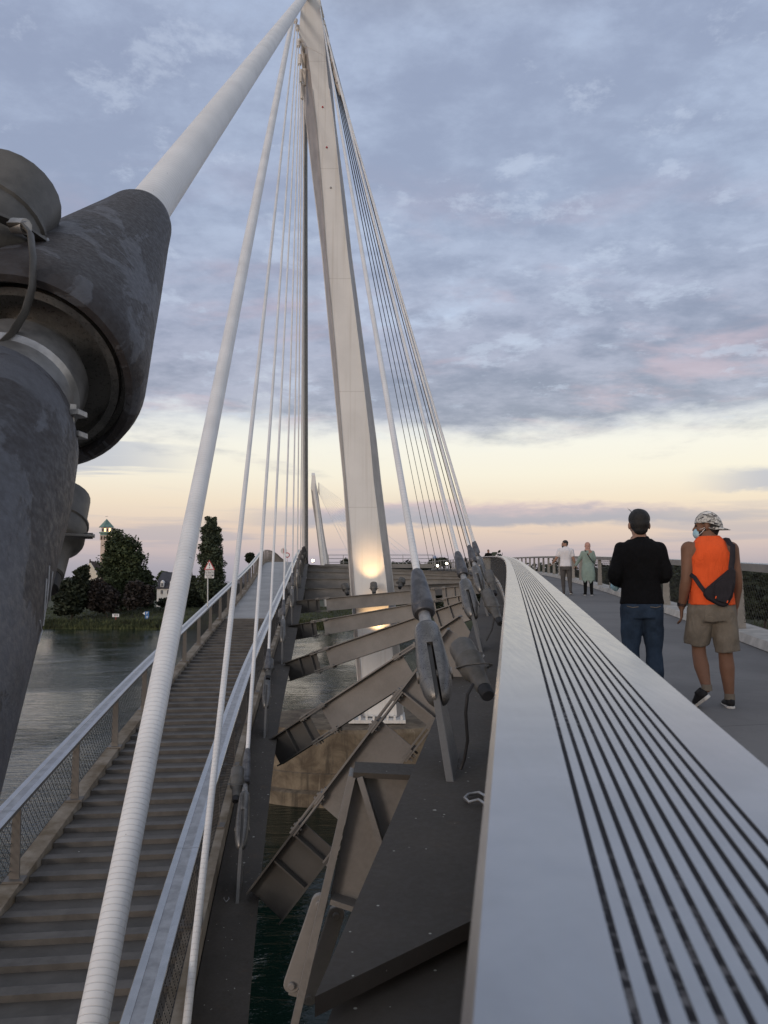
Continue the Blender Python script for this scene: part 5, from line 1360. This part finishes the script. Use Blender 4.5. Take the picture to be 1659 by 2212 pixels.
# sling bag on the back
def B_(px, py): return V(((px-1535)*.00424, 0, (1522-py)*.00418))
sb = thing('sling_bag', 'black sling bag with an orange zip pull on the back of the man in orange', 'bag', tuple(WM[po.name] @ V((.02,-.2,.98))), Matrix.Rotation(R(-9), 3, 'Z'))
WM[sb.name] = Matrix.Translation(WM[po.name] @ V((.02,-.2,.98))) @ Matrix.Rotation(R(-9), 4, 'Z')
toW = WM[po.name]
def wpt(v, y): return toW @ V((v.x, y, v.z))
poly = [(1509,1283),(1513,1272),(1538,1250),(1552,1238),(1566,1226),(1574,1232),(1572,1262),(1566,1288),(1556,1305),(1548,1309),(1538,1306),(1516,1293)]
q = MB(); q.prism([wpt(B_(*p), -.152) for p in poly], toW.to_3x3() @ V((0,-.055,0))); q.build('bag_body', M['bag'], sb, bevel=.012)
poly = [(1528,1284),(1531,1262),(1546,1250),(1562,1250),(1567,1262),(1562,1285),(1552,1302),(1533,1296)]
q = MB(); q.prism([wpt(B_(*p), -.206) for p in poly], toW.to_3x3() @ V((0,-.022,0))); q.build('front_pocket', M['bag'], sb, bevel=.008)
q = MB()
for (x, y) in ((1531,1288),(1553,1297)): q.beam(wpt(B_(x-1,y+3), -.232), wpt(B_(x+1,y-2), -.232), .008, .008)
q.build('zip_pull', M['orange'], sb)
st_ = [(B_(1566,1230),-.175),(B_(1571,1205),-.155),(B_(1573,1180),-.145),(V((.146,0,1.44)),-.128),(V((.132,0,1.490)),-.075),(V((.124,0,1.498)),-.01),(V((.125,0,1.46)),.09)]
q = MB(); q.tube([wpt(p, y) for p, y in st_], [(.024,.006)]*len(st_), 8, flat=toW.to_3x3() @ V((1,0,.1))); q.build('strap', M['bag'], sb, smooth=50)
st_ = [(B_(1515,1279),-.165),(B_(1505,1264),-.150),(B_(1496,1247),-.125),(B_(1489,1238),-.06),(B_(1487,1232),.0)]
q = MB(); q.tube([wpt(p, y) for p, y in st_], [(.018,.005)]*len(st_), 8, flat=toW.to_3x3() @ V((.6,0,.7))); q.build('strap', M['bag'], sb, smooth=50)
q = MB()
for z in (.895,.907,.918):
    c = V(WR[-1])+V((0,-.003,z-.885)); q.tube([c+V((.037*math.cos(a), .037*math.sin(a), .003*math.sin(a*2))) for a in [2*math.pi*k/14 for k in range(15)]], .0045, 5)
q.build('bracelet', M['bag'], po, local=True)

# --- couple further along
dm = 25.4
pw = person((5.76, dm, floorz(dm)), R(-14), 'bearded man in a white polo shirt and grey trousers, glancing back', GP)
b = MB(); torso(b, std_rows(0, .8)); hd = Head((-.02,.02,1.605), R(115), R(-3)); limb(b, [(0,0,1.46),(-.01,.01,1.56)], [.066,.062]); hd.face(b)
EL = {-1: (-.275,-.02,1.16), 1: (.235,-.01,1.15)}; WR = {-1: (-.43,.10,.99), 1: (.315,.05,.93)}
for e in (-1, 1):
    limb(b, [(e*.185,0,1.41), EL[e], WR[e]], [.064,.046,.032]); hand(b, WR[e], V(WR[e])-V(EL[e]), (0,1,0), .5)
limb(b, [(.09,0,.88),(.115,.03,.49),(.135,-.06,.10)], [.09,.058,.038]); limb(b, [(-.09,0,.88),(-.09,.05,.49),(-.075,.05,.08)], [.09,.058,.038])
flesh(b, 'body', M['skin_fair'], pw, .011); hd.eyes(pw)
q = MB(); torso(q, [(.895,.192,.142,0,-.01)]+[r for r in std_rows(.017, .93) if r[0] < 1.49]+[(1.50,.085,.078,0,0),(1.53,.075,.072,0,0)])
for e in (-1, 1): limb(q, [(e*.18,0,1.40), V((e*.185,0,1.41)).lerp(V(EL[e]), .62)], [.078,.068])
flesh(q, 'polo_shirt', M['polo'], pw, .011, 4, .006)
q = MB(); torso(q, [(.78,.15,.12,0,-.01),(.86,.180,.136,0,-.012),(.94,.176,.126,0,-.008)])
limb(q, [(.092,-.006,.86),(.115,.028,.49),(.133,-.05,.15)], [.100,.072,.050]); limb(q, [(-.092,-.006,.86),(-.092,.045,.49),(-.077,.05,.13)], [.100,.072,.050]); flesh(q, 'trousers', M['grey_trousers'], pw, .011, 4, .004)
shoe(pw, (.135,-.13,.03), (.17,.12,.0), (0,-.1,1), M['shoe_grey']); shoe(pw, (-.075,-.01,0), (-.09,.25,0), (0,0,1), M['shoe_grey'])
q = MB(); hd.ball(q, (0,-.024,.046), (.082,.098,.086), 18, 12); hd.ball(q, (0,-.05,0), (.074,.06,.07)); flesh(q, 'hair', M['hair'], pw, .009, 3, .002)
q = MB(); hd.ball(q, (0,.042,-.068), (.060,.060,.056)); hd.ball(q, (0,.005,-.03), (.073,.03,.045)); flesh(q, 'beard', M['hair'], pw, .009, 2)
q = MB(); q.lathe([(-.02,.038),(.02,.036)], V(WR[-1])*.97+V(EL[-1])*.03, V(WR[-1])-V(EL[-1]), 14); q.build('wristwatch', M['white'], pw, local=True)
dw = 25.0
pwm = person((6.36, dw, floorz(dw)), R(-14), 'woman in a rose headscarf, long sage tunic and black leggings', GP)
b = MB(); s_ = .955; torso(b, [(z*s_, rx*.88, ry*.92, cx, cy) for z, rx, ry, cx, cy in std_rows(0, .8)]); hd = Head((0,.02,1.53), R(8)); limb(b, [(0,0,1.40),(0,.01,1.49)], [.055,.052]); hd.face(b)
EL = {-1: (-.255,.0,1.13), 1: (.205,.03,1.12)}; WR = {-1: (-.375,.02,.93), 1: (.17,.16,1.0)}
for e in (-1, 1):
    limb(b, [(e*.155,0,1.345), EL[e], WR[e]], [.052,.040,.027]); hand(b, WR[e], V(WR[e])-V(EL[e]), (0,1,0), .6, .92); limb(b, [(e*.085,0,.84),(e*.09,.02,.47),(e*.095,0,.08)], [.086,.055,.034])
flesh(b, 'body', M['skin_fair'], pwm, .011); hd.eyes(pwm)
q = MB(); torso(q, [(.46,.20,.15,.01,-.03),(.60,.212,.165,.01,-.025),(.78,.205,.16,.008,-.018),(.88,.192,.148,0,-.01),(1.0,.170,.122,0,0),(1.10,.162,.112,0,0),(1.22,.170,.118,0,0),(1.32,.168,.112,0,-.005),(1.385,.135,.09,0,-.005),(1.43,.08,.07,0,0)])
for e in (-1, 1): limb(q, [(e*.15,0,1.335), EL[e], V(EL[e]).lerp(V(WR[e]), .92)], [.066,.056,.044])
q.prism([(-.17,-.16,.50),(-.02,-.19,.50),(-.10,-.18,.39)], (0,.05,0)); q.prism([(.02,-.19,.50),(.17,-.16,.50),(.06,-.18,.36)], (0,.05,0))
flesh(q, 'tunic', M['sage'], pwm, .011, 4, .010)
q = MB(); [limb(q, [(e*.09,0,.6),(e*.09,.018,.47),(e*.095,0,.06)], [.08,.064,.046]) for e in (-1, 1)]; flesh(q, 'leggings', M['leggings'], pwm, .011, 4)
shoe(pwm, (-.10,-.06,0), (-.13,.17,0), (0,0,1), M['leggings']); shoe(pwm, (.095,-.06,0), (.11,.17,0), (0,0,1), M['leggings'])
q = MB(); hd.ball(q, (0,-.018,.036), (.088,.108,.102), 20, 14); hd.ball(q, (0,-.03,-.05), (.078,.085,.075), 18, 12); torso(q, [(1.395,.105,.085,0,-.005),(1.44,.085,.08,0,-.003),(1.50,.07,.075,0,0)]); flesh(q, 'headscarf', M['scarf'], pwm, .009, 4, .003)
q = MB(); pts = [(-.075,-.085,1.405),(0,-.128,1.27),(.085,-.135,1.13),(.165,-.10,1.02)]; q.tube(pts, [(.014,.004)]*4, 6, flat=(1,0,.5)); q.build('bag_strap', M['bag'], pwm, local=True)
# --- one more walker coming over the crest
df = 61.0
pf_ = person((7.95, df, floorz(df)), R(180), 'distant man in a black T-shirt at the crest, only head and shoulders showing', GP)
b = MB(); torso(b, std_rows(0, .8)); hd = Head((0,.012,1.622), R(0)); limb(b, [(0,0,1.46),(0,.006,1.56)], [.062,.058]); hd.face(b)
for e in (-1, 1):
    limb(b, [(e*.185,0,1.415),(e*.26,0,1.14),(e*.25,.08,.90)], [.058,.043,.028]); hand(b, (e*.25,.08,.90), (0,.1,-1), (0,1,0), .4); limb(b, [(e*.09,0,.88),(e*.10,.015,.48),(e*.105,-.01,.09)], [.088,.056,.036])
flesh(b, 'body', M['skin_fair'], pf_, .014); hd.eyes(pf_)
q = MB(); torso(q, [r for r in std_rows(.016, .88) if r[0] < 1.51]); [limb(q, [(e*.18,0,1.405),(e*.225,0,1.26)], [.075,.066]) for e in (-1, 1)]; flesh(q, 'shirt', M['knit_black'], pf_, .014, 4)
q = MB(); torso(q, [(.78,.15,.12,0,-.01),(.93,.18,.13,0,-.01)]); [limb(q, [(e*.092,0,.86),(e*.104,.01,.48),(e*.106,-.01,.05)], [.1,.075,.06]) for e in (-1, 1)]; flesh(q, 'trousers', M['denim'], pf_, .014, 4)
for e in (-1, 1): shoe(pf_, (e*.107,-.07,0), (e*.12,.19,0), (0,0,1), M['shoe'])
q = MB(); hd.ball(q, (0,-.024,.050), (.082,.096,.082)); flesh(q, 'hair', M['hair'], pf_, .012, 3)
